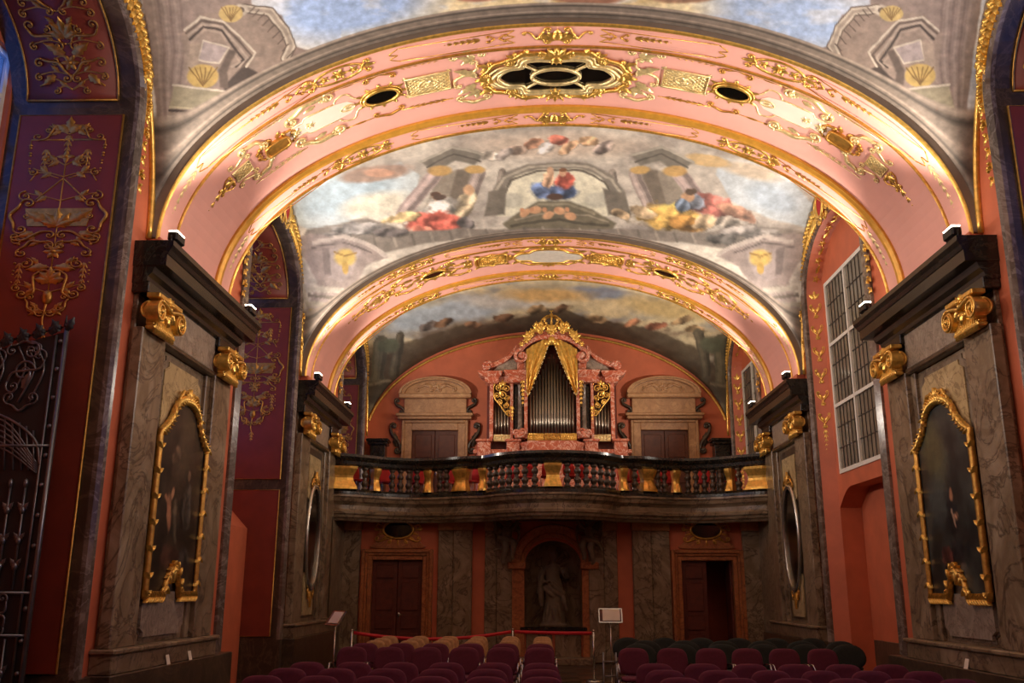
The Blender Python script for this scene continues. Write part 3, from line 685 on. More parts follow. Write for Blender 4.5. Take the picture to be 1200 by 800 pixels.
def arch_orn_B(y0, root):
    fn = archmap(y0); fb = lambda u, v, h=0: fn(u, v, h-.03); va = 1.16
    sh = [(-.72, 0), (-.62, -.2), (-.4, -.24), (-.3, -.36), (0, -.4), (.3, -.36), (.4, -.24), (.62, -.2), (.72, 0), (.62, .2), (.4, .24), (.3, .36), (0, .4), (-.3, .36), (-.4, .24), (-.62, .2)]
    d = Orn(fb).at(0, va); d.plate(sh, 0, .02, 3); d.obj('ceiling_mirror', 'mirror_pale', root)
    e = Orn(fb).at(0, va); e.stroke([(x*1.04, y*1.04) for x, y in sh], .03, .03, .02, closed=True, sm=3)
    for b in (1, -1):
        e.spray(0, .44*b, b*PI/2, 5, 2.6, .22, .12, .02)
        for a in (1, -1): q = e.at(0, va, flip=a); q.cscroll(.18, .48*b, .55, .36*b, .1*b, .06, .026); q.leaf(.6, .25*b, b*.6, .24, .12); q.spray(.78, 0, b*.4, 3, 1.2, .24, .12)
    e.obj('gilded_cartouche', 'gold', root)
    for fl in (1, -1):
        O = lambda: Orn(fb, flip=fl)
        o = O().at(1.22, va); sh2 = [(-.34, 0), (-.3, -.26), (-.1, -.28), (0, -.34), (.1, -.28), (.3, -.26), (.36, 0), (.3, .26), (.1, .28), (0, .34), (-.1, .28), (-.3, .26)]
        o.lattice(-.28, .28, -.25, .25, 6, .012, .018); o.stroke(sh2, .026, .026, .015, closed=True, sm=3); o.plate(sh2, -.01, .004)
        for a in (-1, 1):
            for b in (-1, 1): o.leaf(.24*a, .26*b, math.atan2(b, a), .2, .1)
        o.obj('gilded_lattice', 'gold', root)
        o = O().at(2.5, va); o.plate([(.22*math.cos(2*PI*i/24), .16*math.sin(2*PI*i/24)) for i in range(24)], 0, .02); o.obj('dark_glass', 'black_glass', root)
        o = O().at(2.5, va); o.oval(0, 0, .26, .19, .034, .02)
        for k in range(12): o.leaf(.28*math.cos(k*PI/6), .2*math.sin(k*PI/6), k*PI/6, .2, .11, lobes=2, m=5)
        o.obj('gilded_frame', 'gold', root)
        for b in (1, -1):
            o = O().at(0, va); o.cscroll(1.75, .4*b, 2.15, .34*b, .12*b, .07, .024); o.sscroll(1.7, .05*b, 2.05, .2*b, .06*b, .05, .018); o.spray(1.65, .1*b, .3*b, 3, 1, .26, .1); o.leaf(2.0, .2*b, .5*b, .24, .12)
            o.cscroll(2.85, .38*b, 3.35, .28*b, .14*b, .08, .024); o.leaf(2.95, .1*b, .4*b, .26, .12); o.sscroll(3.2, .08*b, 3.6, .24*b, .06*b, .05, .018); o.cscroll(3.65, .3*b, 4.05, .2*b, .1*b, .06, .02); o.spray(3.7, .06*b, .2*b, 3, 1, .24, .1); o.sscroll(4.1, .06*b, 4.4, .14*b, .04*b, .04, .014)
            o.obj('gilded_scroll', 'gold', root)
        o = O().at(3.55, va); o.oval(0, 0, .16, .1, .02); o.rosette(0, 0, .1); o.husk(.2, 0, 0, .9, .13, 7, .35); o.obj('gilded_drop', 'gold_dull', root)
    narrow_orn(fn, .27, root, 2.86); narrow_orn(fn, 2.44, root, 2.95)
arch_orn_A(ARCH_Y[1], arches[1]); arch_orn_B(ARCH_Y[2], arches[2])
# ------------------------------------------------------------------ side walls
def formeret(y, bay):
    y0, y1 = bay; yc, hs = (y0+y1)/2, (y1-y0)/2; return ZS+2.9*math.sqrt(max(0, 1-((y-yc)/hs)**2))
def mouth_z(y, m):
    yc, hs = (m[0]+m[1])/2, (m[1]-m[0])/2; return Z_MS+Z_MH*math.sqrt(max(0, 1-((y-yc)/hs)**2))
def lin(a, b, n): return [a+(b-a)*i/n for i in range(n+1)]
def cosl(a, b, n): return [a+(b-a)*(1-math.cos(PI*i/n))/2 for i in range(n+1)]
def mouth_path(m, z0, n=28):
    "outline of a window arch as (y, z, ny, nz) with outward normals"
    yc, hs = (m[0]+m[1])/2, (m[1]-m[0])/2; P = [(m[0], z, -1, 0) for z in lin(z0, Z_MS, 4)[:-1]]
    for i in range(n+1):
        a = PI-PI*i/n; c, s = math.cos(a), math.sin(a); nv = Vector((c/hs, s/Z_MH)).normalized(); P.append((yc+hs*c, Z_MS+Z_MH*s, nv.x, nv.y))
    return P+[(m[1], z, 1, 0) for z in lin(Z_MS, z0, 4)[1:]]
WALLS = {}; WIN = [0]
def side_wall(sx, name):
    mb = MB()
    def cols(ys, bot, top):
        mb.loft([[(sx*XW, y, bot(y)) for y in ys], [(sx*XW, y, top(y)) for y in ys]], False, False, False)
    for bay, m in zip(BAYS, MOUTH):
        t = lambda y: formeret(y, bay)+.03
        ys = cosl(bay[0], bay[1], 60)
        cols([y for y in ys if y < m[0]]+[m[0]], lambda y: 0, t)
        cols([m[0]]+[y for y in cosl(m[0], m[1], 40)[1:-1]]+[m[1]], lambda y: mouth_z(y, m), t)
        cols([m[1]]+[y for y in ys if y > m[1]], lambda y: 0, t)
    for y0 in ARCH_Y: cols([y0, y0+AW], lambda y: 0, lambda y: ZS+.1)
    root = mb.obj(name, 'stucco_red', kind='structure', label='red stucco side wall with marble piers'); WALLS[sx] = root
    for bay, m in list(zip(BAYS, MOUTH))[1:]:
        # gilded edge of the vault on the wall
        mb = MB(); mb.tube([(sx*(XW-.02), y, formeret(y, bay)) for y in cosl(bay[0], bay[1], 60)], .045, 6); mb.obj('gilded_moulding', 'gold', root)
        # marble bolection round the window arch
        P = mouth_path(m, .72)
        prof = [(0, 0), (0, .05), (.03, .09), (.07, .05), (.09, .05), (.12, .08), (.16, .04), (.16, 0)]
        mb = MB(); mb.loft([[(sx*(XW-h), y+ny*a, z+nz*a) for a, h in prof] for y, z, ny, nz in P], False, False, False); mb.obj('marble_architrave', 'marble_streak', root)
    return root
def garland(sx, bay, m, root):
    "gilded cartouche at the crown of the wall arch and garlands hanging on both sides"
    yc = (m[0]+m[1])/2; hs = (m[1]-m[0])/2
    fn = planemap((sx*(XW-.05), yc, 0), (0, 1, 0), (0, 0, 1), (-sx, 0, 0))
    zc = Z_MS+Z_MH+.18
    c = Orn(fn).at(0, zc); c.plate([(-.15, .16), (0, .2), (.15, .16), (.17, 0), (.1, -.16), (0, -.22), (-.1, -.16), (-.17, 0)], 0, .08, 3); c.obj('red_shield', 'fabric_red', root)
    c = Orn(fn).at(0, zc); c.stroke([(-.16, .17), (0, .22), (.16, .17), (.19, 0), (.11, -.17), (0, -.24), (-.11, -.17), (-.19, 0)], .03, .03, .08, closed=True, sm=3)
    c.spray(0, .2, PI/2, 5, 2.4, .2, .12, .05)
    for a in (1, -1): q = c.at(0, zc, flip=a); q.cscroll(.2, .2, .26, -.12, .12, .07, .03, .06); q.spray(.2, .05, .3, 3, 1.6, .2, .1, .04); q.cscroll(.08, -.22, .22, -.24, -.08, .05, .024, .05)
    c.obj('gilded_cartouche', 'gold', root)
    for a in (1, -1):
        g = Orn(fn, flip=a); pts = []
        for t in lin(.16, 1.25, 26):
            if t <= 1: ang = PI/2*(1-t); u, v = (hs+.2)*math.cos(ang), Z_MS+(Z_MH+.16)*math.sin(ang)
            else: u, v = hs+.2, Z_MS-(t-1)*4.2
            pts.append((u, v))
        for i, (u, v) in enumerate(pts[:-1]):
            du, dv = pts[i+1][0]-u, pts[i+1][1]-v; an = math.atan2(dv, du); k = 1-.6*(i/26)
            for s_ in (-1, 1): g.leaf(u, v, an+s_*.65, .19*k+.03, .12*k+.02, .0)
            k *= 1.5 if i < 15 else 1; g.blob(u, v, .06*k, .05*k, .02, .07*k); 
            if i < 15: g.spray(u, v, an, 3, 2.2, .2*k, .1*k, .04)
            if i % 3 == 0: g.rosette(u+du*.4, v+dv*.4, .09*k, 5, .05)
        g.obj('gilded_garland', 'gold', root)
def arabesque(fn, W, z0, z1, root, mat='gold_dull', rich=1):
    "gilded stucco arabesque on a panel of half width W (u across, v up)"
    H = z1-z0; k = W/.5; o = Orn(fn)
    y = z1
    o.obj_ = None
    for fl in (1, -1):
        q = o.at(0, 0, flip=fl)
        t = z1-.25*k
        q.sscroll(.05*k, t, .3*k, t-.12*k, .06*k, .05*k, .012*k); q.stroke([(0, t-.16*k), (.36*k, t-.16*k), (.36*k, t-.24*k)], .012*k, sm=1); q.beads([(.36*k, t-.24*k), (.34*k, t-.6*k)], .02*k, .012*k, 8)
        q.husk(.2*k, t-.3*k, -PI/2, .3*k, .07*k, 4, .7); q.stroke([(.05*k, t-.7*k), (.24*k, t-.62*k), (.32*k, t-.74*k)], .01*k); q.stroke([(0, t-.7*k), (.12*k, t-.85*k), (.24*k, t-1.0*k)], .012*k)
        q.cscroll(.3*k, t-1.05*k, .34*k, t-1.4*k, .14*k, .07*k, .02*k); q.leaf(.1*k, t-1.3*k, .6, .26*k, .12*k); q.sscroll(.06*k, t-1.48*k, .38*k, t-1.5*k, .05*k, .05*k, .016*k); q.leaf(.22*k, t-1.44*k, -.4, .16*k, .08*k)
        q.cscroll(.06*k, t-1.62*k, .3*k, t-1.72*k, .12*k, .06*k, .016*k); q.husk(.3*k, t-1.85*k, -PI/2, .36*k, .06*k, 5, .5); q.beads([(.34*k, t-1.6*k), (.36*k, t-2.1*k)], .02*k, .012*k, 7)
        q.sscroll(.05*k, t-2.0*k, .24*k, t-2.26*k, .07*k, .06*k, .018*k); q.leaf(.04*k, t-1.9*k, -.2, .2*k, .1*k); q.cscroll(.04*k, t-2.5*k, .16*k, t-2.3*k, -.08*k, .05*k, .014*k)
    c = o.at(0, 0); t = z1-.25*k
    c.stroke([(0, t-.2*k), (0, t-2.3*k)], .01*k, sm=1)
    for j, (dz, R, L) in enumerate(((.02, .05, .2), (.46, .06, .16), (.62, .05, .3), (.95, .07, .34), (1.22, .05, .3), (1.55, .06, .36), (1.86, .07, .24), (2.18, .05, .3), (2.45, .05, .14))):
        for fl in (1, -1):
            q = o.at(0, 0, flip=fl); q.stroke([(0, t-dz*k-.06*k), (L*.5*k, t-dz*k), (L*k, t-dz*k+.05*k)], .011*k, .008*k); q.spiral(L*k, t-dz*k, R*k, 1.4, PI/2, (-1)**j, .011*k); q.leaf(L*.4*k, t-dz*k, -.7, .13*k, .06*k); q.leaf(L*.55*k, t-dz*k, .9, .12*k, .055*k)
    c.spray(0, t-.05*k, PI/2, 3, 1.4, .22*k, .1*k); c.rosette(0, t-.4*k, .09*k, 4); c.husk(0, t-.1*k, -PI/2, .25*k, .08*k, 3); c.plate([(-.32*k, t-1.12*k), (.32*k, t-1.12*k), (.28*k, t-1.36*k), (-.28*k, t-1.36*k)], 0, .012)
    c.spray(0, t-1.36*k, PI/2, 5, 2, .24*k, .1*k, .01); c.rosette(0, t-1.7*k, .1*k, 6); c.spray(0, t-2.1*k, PI/2, 5, 2.2, .2*k, .1*k); c.blob(0, t-2.3*k, .05*k, .1*k, 0, .05*k); c.stroke([(0, t-2.35*k), (.02*k, t-2.6*k), (-.02*k, t-2.75*k)], .02*k, .008*k); c.husk(0, t-2.7*k, -PI/2, .2*k, .06*k, 3)
    o.obj('gilded_arabesque', mat, root)
def window(sx, X, ya, yb, za, zb, cols, rows, pane, arched=False, bars=None, label=''):
    WIN[0] += 1; t = .07
    fr = MB(); x0, x1 = sx*X, sx*(X+.08)
    fr.box(x0, x1, ya, ya+t, za, zb); fr.box(x0, x1, yb-t, yb, za, zb); fr.box(x0, x1, ya+t, yb-t, za, za+t); fr.box(x0, x1, ya+t, yb-t, zb-t, zb)
    root = fr.obj('window_%d' % WIN[0], 'white_paint', kind='structure', label=label)
    W = (yb-ya-2*t); H = (zb-za-2*t); mu = .06
    mb = MB()
    for i in range(1, cols): y = ya+t+W*i/cols; mb.box(sx*(X-.012), sx*(X+.07), y-mu/2, y+mu/2, za+t, zb-t)
    for j in range(1, rows): z = za+t+H*j/rows; mb.box(sx*(X-.008), sx*(X+.066), ya+t, yb-t, z-mu/2, z+mu/2)
    mb.obj('mullion', 'white_paint', root)
    for i in range(cols):
        for j in range(rows):
            a, b = ya+t+W*i/cols, ya+t+W*(i+1)/cols; c, d = za+t+H*j/rows, za+t+H*(j+1)/rows
            pn = MB().box(sx*(X+.03), sx*(X+.04), a, b, c, d).obj('pane', pane, root)
            if bars:
                nb = MB()
                for q in range(1, bars[0]): y = a+(b-a)*q/bars[0]; nb.box(sx*(X+.018), sx*(X+.03), y-.008, y+.008, c, d)
                for q in range(1, bars[1]): z = c+(d-c)*q/bars[1]; nb.box(sx*(X+.016), sx*(X+.03), a, b, z-.007, z+.007)
                nb.obj('lead_came', 'lead', pn)
    return root
def deep_bay(sx, m, root, parapet, gate_side=False, win=(4.2, 7.55)):
    XD = 6.35; P = mouth_path(m, 0.0)
    mb = MB(); mb.loft([[(sx*XW, y, z), (sx*XD, y, z)] for y, z, a, b in P], False, False, False); mb.obj('window_reveal', 'marble_dark', root)
    # window wall
    ya, yb = m[0]+.3, m[1]-(.05 if not parapet else .18); za, zb = win
    mb = MB()
    for a, b, c, d in ((m[0]-.1, m[1]+.1, 0, za), (m[0]-.1, ya, za, zb), (yb, m[1]+.1, za, zb), (m[0]-.1, m[1]+.1, zb, 8.3)): mb.box(sx*XD, sx*(XD+.2), a, b, c, d)
    mb.obj('window_wall', 'stucco_red', root)
    window(sx, XD+.06, ya, yb, za, zb, 2, 4, 'window_glass', label='tall white window with blue daylight behind, set deep in a marble reveal')
    # panels on both jambs and on the soffit
    for ys, d in ((m[1], -1), (m[0], 1)):
        fn = planemap((sx*5.61, ys+d*.0, 0), (sx, 0, 0), (0, 0, 1), (0, d, 0)); W = .6
        segs = ((3.55, 6.85), (.78, 3.35)) if parapet else ((.78, 6.85),)
        for i, (a, b) in enumerate(segs):
            mb = MB(); mb.prism([(-W, a), (W, a), (W, b), (-W, b)], fn, 0, .02); mb.obj('red_panel', 'stucco_deep', root)
            o = Orn(fn); o.stroke([(-W, a), (W, a), (W, b), (-W, b)], .014, .014, .02, closed=True, sm=1, n=4); o.obj('gilded_fillet', 'gold_dull', root)
        fo = planemap(fn(0, 0, .02), (sx*1.35, 0, 0), (0, 0, 1), (0, d, 0))
        if d == -1: arabesque(fo, .44 if not parapet else .42, 4.0, 6.9, root, 'gold_dull')
    yc, hs = (m[0]+m[1])/2, (m[1]-m[0])/2
    def sf(u, v, h=0):     # u across the reveal, v = angle along the soffit
        n = Vector((math.cos(v)/hs, math.sin(v)/Z_MH)).normalized(); return Vector((sx*((XW+XD)/2+u), yc+hs*math.cos(v)-n.x*h, Z_MS+Z_MH*math.sin(v)-n.y*h))
    for a, b in ((.08, 1.42), (PI-1.42, PI-.08)):
        mb = MB(); mb.loft([[sf(-.53, t, .001), sf(-.53, t, .02), sf(.53, t, .02), sf(.53, t, .001)] for t in lin(a, b, 14)], False, True); mb.obj('red_panel', 'stucco_deep', root)
        o = Orn(sf); o.stroke([(-.53, t) for t in lin(a, b, 14)], .014, .014, .02, sm=1, n=4); o.stroke([(.53, t) for t in lin(a, b, 14)], .014, .014, .02, sm=1, n=4); o.stroke([(-.53, a), (.53, a)], .014, .014, .02, sm=1, n=4); o.obj('gilded_fillet', 'gold_dull', root)
        s2 = lambda u, v, h=0: sf(u, v/1.3, h+.02)
        o = Orn(s2); t0 = a*1.3
        for fl in (1, -1):
            q = o.at(0, 0, flip=fl); q.cscroll(.06, t0+.3, .36, t0+.5, .12, .06, .018); q.sscroll(.1, t0+.7, .36, t0+.95, .08, .06, .016); q.leaf(.05, t0+.6, .6, .26, .12); q.leaf(.2, t0+.35, -.8, .2, .1); q.stroke([(0, t0+.15), (.2, t0+.3), (.38, t0+.2)], .012); q.cscroll(.08, t0+1.1, .34, t0+1.2, .1, .05, .014)
        
        for j in range(7):
            for fl in (1, -1): q = o.at(0, 0, flip=fl); L = .18+.2*(j % 2); q.stroke([(0, t0+.15+j*.19), (L*.5, t0+.2+j*.19), (L, t0+.16+j*.19)], .011); q.spiral(L, t0+.13+j*.19, .05, 1.4, PI/2, (-1)**j, .011); q.leaf(L*.4, t0+.2+j*.19, .8, .12, .06)
        o.at(0, 0).spray(0, t0+.8, PI/2, 5, 2, .25, .11).rosette(0, t0+.5, .11, 6); o.obj('gilded_arabesque', 'gold_dull', root)
    if parapet:
        mb = MB(); x0 = 5.55
        mb.add([(sx*x0, m[0], 0), (sx*x0, m[1], 0), (sx*x0, m[1], 2.65), (sx*x0, m[0], 2.65), (sx*XD, m[1], 3.5), (sx*XD, m[0], 3.5)], [(0, 1, 2, 3), (3, 2, 4, 5)], False); mb.obj('window_parapet', 'stucco_red', root)
def shallow_bay(sx, m, root, low=True):
    XS = 5.14; P = mouth_path(m, 0.0); yc = (m[0]+m[1])/2
    def ins(y, z): return yc+(y-yc)*.9, min(z, Z_MS+(z-Z_MS)*.92)
    mb = MB(); mb.loft([[(sx*XW, y, z), (sx*XS, *ins(y, z))] for y, z, a, b in P], False, False, False); mb.obj('window_reveal', 'stucco_red', root)
    ya, yb = yc-1.02, yc+1.25; za, zb = 3.6, 7.15
    nb, nt = 3.02, .32     # niche under the window, with shouldered segmental head
    na, nn = m[0]+.18, m[1]-.16; XN = 5.52
    def nz(y):
        t = (y-na)/(nn-na)*2-1; e = max(0, 1-abs(t))*3.2; return nb+nt*min(1, math.sin(min(e, PI/2))) if abs(t) < 1 else nb
    ys = lin(na, nn, 30); mb = MB()
    mb.loft([[(sx*XS, y, nz(y)) for y in ys], [(sx*XS, y, za) for y in ys]], False, False, False)
    for a, b, c, d in ((m[0]-.1, na, 0, za), (nn, m[1]+.1, 0, za), (m[0]-.1, ya, za, zb), (yb, m[1]+.1, za, zb), (m[0]-.1, m[1]+.1, zb, 8.3)): mb.add([(sx*XS, a, c), (sx*XS, b, c), (sx*XS, b, d), (sx*XS, a, d)], [(0, 1, 2, 3)], False)
    mb.obj('window_wall', 'stucco_red', root)
    mb = MB(); outl = [(na, 0)]+[(y, nz(y)) for y in ys]+[(nn, 0)]
    mb.loft([[(sx*XS, y, z), (sx*XN, y, z)] for y, z in outl], False, False, False)
    mb.add([(sx*XN, y, z) for y, z in outl], [tuple(range(len(outl)))], False); mb.obj('wall_niche', 'stucco_red', root)
    window(sx, XS-.02, ya, yb, za, zb, 2, 3, 'pane_grey', bars=(6, 3), label='tall white-framed window with grey leaded panes above the arched red niche' if low else 'white-framed window with grey leaded panes above the gallery')
    # gilded arabesque on the far reveal
    fn = planemap((sx*(XW+.13), m[1]-.08, 0), Vector((sx*.24, -.14, 0)).normalized(), (0, 0, 1), Vector((-sx*.14, -.24, 0)).normalized())
    o = Orn(fn)
    for z in lin(4.5, 6.6, 5):
        for fl in (1, -1): q = o.at(0, 0, flip=fl); q.sscroll(.02, z, .08, z+.22, .03, .03, .012); q.leaf(.01, z+.1, 1.0, .12, .06)
        o.rosette(0, z+.02, .05, 5)
    o.husk(0, 4.45, -PI/2, .5, .07, 6, .4); o.spray(0, 6.95, PI/2, 3, 1.2, .2, .08); o.obj('gilded_arabesque', 'gold', root)
    fs = lambda u, v, h=0: Vector((sx*(XW+.12+u), yc+1.42*math.cos(v), Z_MS+1.04*math.sin(v)-.02-h))
    o = Orn(fs)
    for v in lin(.35, 2.6, 7): o.rosette(0, v, .07, 5); o.leaf(0, v+.1, 1.3, .16, .07)
    o.obj('gilded_arabesque', 'gold', root)

# ---- piers with two ionic pilasters each
def capital_mesh(w):
    "gilded ionic capital: u along the wall, v up, front at h"
    fn = planemap((0, 0, 0), (0, 1, 0), (0, 0, 1), (-1, 0, 0)); o = Orn(fn); hw = w/2
    mb = o.mb
    mb.cbox(0, -.16, -hw-.02, hw+.02, .36, .42, .01); mb.cbox(0, -.12, -hw+.02, hw-.02, .0, .05, .012); mb.cbox(0, -.1, -hw+.03, hw-.03, .05, .34, .01)
    for a in (1, -1):
        f2 = planemap((-.15, a*(hw-.03), .2), (0, a, 0), (0, 0, 1), Vector((-1, a*.12, 0)).normalized()); s = Orn(f2); s.mb = mb
        s.plate([(.125*math.cos(2*PI*i/20), .125*math.sin(2*PI*i/20)) for i in range(20)], -.12, .02)
        s.spiral(0, 0, .125, 2.2, PI/2, -1, .017, .028); s.blob(0, 0, .035, .035, .02, .04)
        f3 = planemap((-.06, a*(hw+.03), .2), (-1, 0, 0), (0, 0, 1), (0, a, 0)); s = Orn(f3); s.mb = mb; s.plate([(.1*math.cos(2*PI*i/16), .1*math.sin(2*PI*i/16)) for i in range(16)], -.06, .01); s.spiral(0, 0, .1, 2, PI/2, 1, .015, .015)
        o.at(0, 0, flip=a).stroke([(hw-.03, .33), (hw*.5, .31), (0, .27)], .024, .02, .17); o.at(0, 0, flip=a).leaf(hw*.35, .32, -1.2, .16, .09, .13)
    for i in range(9): o.blob(-hw*.72+hw*1.44*i/8, .2, .026, .045, .1, .04)
    for i in range(11): o.stroke([(-hw*.8+hw*1.6*i/10, -.04), (-hw*.8+hw*1.6*i/10, .13)], .022, .02, .1, sm=1)
    o.rosette(0, .35, .1, 6, .15); o.spray(0, .24, -PI/2, 3, 1.4, .15, .08, .14)
    me = mb.mesh('capital'); me.materials.append(M['gold']); return me
CAP = capital_mesh(.66)
def pier(sx, y0, root, kind):
    pr = empty('pier', parent=root, kind='structure'); B = lambda mb, xa, xb, ya, yb, za, zb, c=.01: mb.cbox(sx*xa, sx*xb, ya, yb, za, zb, c)
    y1 = y0+3.12
    B(MB(), 4.62, 4.9, y0-.12, y1+.7, 0, .73).obj('plinth', 'marble_grey' if False else 'marble_dark', pr)
    mb = MB(); B(mb, 4.66, 4.9, y0-.05, y1+.08, .73, .93); B(mb, 4.62, 4.9, y0-.08, y1+.12, .93, .985, .015); mb.obj('base_slab', 'marble_brown', pr)
    B(MB(), 4.84, 4.9, y0+.05, y1-.03, .98, 5.0).obj('backing', 'marble_brown', pr)
    for k, (a, b) in enumerate(((y0, y0+.66), (y1-.66, y1))):
        B(MB(), 4.72, 4.85, a, b, .985, 4.46).obj('pilaster', 'marble_brown', pr)
        c, d = (a-.0, a+.1) if k else (b-.1, b)
        e = (b+.0, b+.14) if k == 0 else (a-.14, a)
        B(MB(), 4.79, 4.85, e[0], e[1], .985, 4.95).obj('pilaster_edge', 'marble_brown', pr)
        o = mkobj('capital', CAP, None, pr, loc=(sx*4.72, (a+b)/2, 4.44), scale=(sx, 1, 1)); 
        B(MB(), 4.70, 4.9, a-.02, b+.02, 4.86, 5.0).obj('impost_block', 'marble_black', pr)
    # frieze between the capitals
    mb = MB(); B(mb, 4.76, 4.86, y0+.66, y1-.66, 4.5, 4.97); mb.obj('frieze', 'marble_pale', pr)
    mb = MB(); B(mb, 4.73, 4.86, y0+.64, y1-.64, 4.42, 4.5, .02); mb.obj('architrave', 'marble_dark', pr)
    # heavy dark cornice, moulded
    prof = [(.0, 4.97), (.02, 5.0), (.03, 5.05), (.08, 5.09), (.09, 5.13), (.10, 5.16), (.235, 5.17), (.24, 5.3), (.25, 5.31), (.27, 5.36), (.295, 5.4), (.30, 5.41), (.30, 5.47)]
    mb = MB(); mb.loft([[(sx*4.9, y0-.03-p*.12, z), (sx*(4.75-p), y0-.03-p*.12, z), (sx*(4.75-p), y1+.08+p, z), (sx*4.9, y1+.08+p, z)] for p, z in prof], True, True, False); mb.obj('cornice', 'marble_black', pr)
    # blocking course between cornice and arch
    mb = MB(); B(mb, 4.735, 4.9, y0+.23, y0+.23+AW, 5.47, 5.63); mb.obj('blocking_course', 'stucco_red', pr)
    yc = (y0+y1)/2
    fn = planemap((sx*4.84, yc, 0), (0, 1, 0), (0, 0, 1), (-sx, 0, 0))
    def notched(w, a, b, n): return [(-w+n, a), (w-n, a), (w-n, a+n*.5), (w, a+n), (w, b-n), (w-n, b-n*.5), (w-n, b), (-w+n, b), (-w+n, b-n*.5), (-w, b-n), (-w, a+n), (-w+n, a+n*.5)]
    if kind == 'painting':
        mb = MB(); mb.prism(notched(.7, 1.02, 4.36, .12), fn, 0, .015); mb.obj('marble_field', 'marble_grey', pr)
        mb = MB(); mb.prism(notched(.62, 3.2, 4.3, .12), fn, .015, .03); mb.obj('cream_panel', 'marble_cream', pr)
        mb = MB(); mb.prism(notched(.66, 1.06, 1.56, .1), fn, .015, .05); mb.obj('plaque', 'marble_pale', pr)
    else:
        mb = MB(); mb.prism([(-.62, 1.05), (.62, 1.05), (.62, 4.35), (-.62, 4.35)], fn, 0, .012); mb.obj('marble_field', 'marble_dark', pr)
        for a, b, pts in ((3.2, 4.2, [(-.48, 4.2), (.48, 4.2), (.48, 3.35), (.36, 3.3), (.2, 3.75), (0, 3.95), (-.2, 3.75), (-.36, 3.3), (-.48, 3.35)]), (1.0, 1.6, [(-.4, 1.1), (.4, 1.1), (.45, 1.85), (.36, 1.95), (.15, 1.5), (0, 1.4), (-.15, 1.5), (-.36, 1.95), (-.45, 1.85)])):
            mb = MB(); mb.prism(pts, fn, .012, .03); mb.obj('cream_panel', 'marble_cream', pr)
    return pr
for sx, nm in ((-1, 'wall_left'), (1, 'wall_right')):
    root = side_wall(sx, nm)
    for i, (bay, m) in enumerate(zip(BAYS, MOUTH)):
        if i: garland(sx, bay, m, root)
        if sx < 0: deep_bay(sx, m, root, i > 1, win=(5.5, 7.6) if i < 2 else (4.2, 7.55))
        elif i <= 1: deep_bay(sx, m, root, False, win=(2.6, 7.6))
        else: shallow_bay(sx, m, root, i == 2)
    for i, y0 in enumerate(PIERS): pier(sx, y0, root, 'painting' if i < 2 else 'mirror')
    # dado along the bays
    d = MB()
    for m, nxt in ((MOUTH[1], 0), (MOUTH[2], 0)):
        for a, b in ((m[0]-.55, m[0]), (m[1], m[1]+.5)): d.box(sx*4.83, sx*4.9, a, b, 0, .72)
    if sx > 0: d.box(5.08, 5.14, 14, 16.95, 0, .0001); d.box(5.44, 5.52, 14.13, 16.79, 0, .78)
    d.obj('baseboard_left' if sx < 0 else 'baseboard_right', 'marble_dark', kind='structure', label='dark marble dado along the foot of the wall')
MB().box(-7, 7, -1.95, -1.75, 0, 9.5).obj('wall_rear', 'stucco_red', kind='structure', label='red wall behind the seating')

# ------------------------------------------------------------------ end wall, lower storey
def hb(px, py, Y=YB): p = hit(px, py, 'Y', Y); return p.x, p.z
XB = .07
DOORS = [(-4.06, -2.90), (3.02, 4.18)]; DZ = 2.24
NI = (-.56, .74, .78, 2.12)        # niche: x0, x1, sill, spring
ncx, nr = (NI[0]+NI[1])/2, (NI[1]-NI[0])/2
mb = MB()
def wcol(xs, bot, top): mb.loft([[(x, YB, bot(x)) for x in xs], [(x, YB, top(x)) for x in xs]], False, False, False)
T = lambda x: 3.3
for a, b in ((-4.9, DOORS[0][0]), (DOORS[0][1], NI[0]), (NI[1], DOORS[1][0]), (DOORS[1][1], 4.9)): wcol([a, b], lambda x: 0, T)
for a, b in DOORS: wcol([a, b], lambda x: DZ, T)
nxs = cosl(NI[0], NI[1], 24); nz = lambda x: NI[3]+math.sqrt(max(0, nr*nr-(x-ncx)**2))*.86
wcol(nxs, nz, T); wcol([NI[0], NI[1]], lambda x: 0, lambda x: NI[2])
wb = mb.obj('wall_back', 'stucco_red', kind='structure', label='lower end wall of red stucco and brown marble under the gallery')
# niche shell
mb = MB(); L = []
prof = [(NI[0], NI[2])]+[(x, nz(x)) for x in nxs]+[(NI[1], NI[2])]
for t in lin(0, 1, 6):
    k = math.cos(t*PI/2); L.append([(ncx+(x-ncx)*(.25+.75*k), YB+.55*math.sin(t*PI/2), (z if z < NI[3] else NI[3]+(z-NI[3])*(.25+.75*k))) for x, z in prof])
mb.loft(L, False, False); mb.add([(x, y, z) for x, y, z in L[-1]], [tuple(range(len(prof)))], False)
mb.box(NI[0]-.02, NI[1]+.02, YB, YB+.6, NI[2]-.06, NI[2]); mb.obj('niche_shell', 'marble_brown', wb)
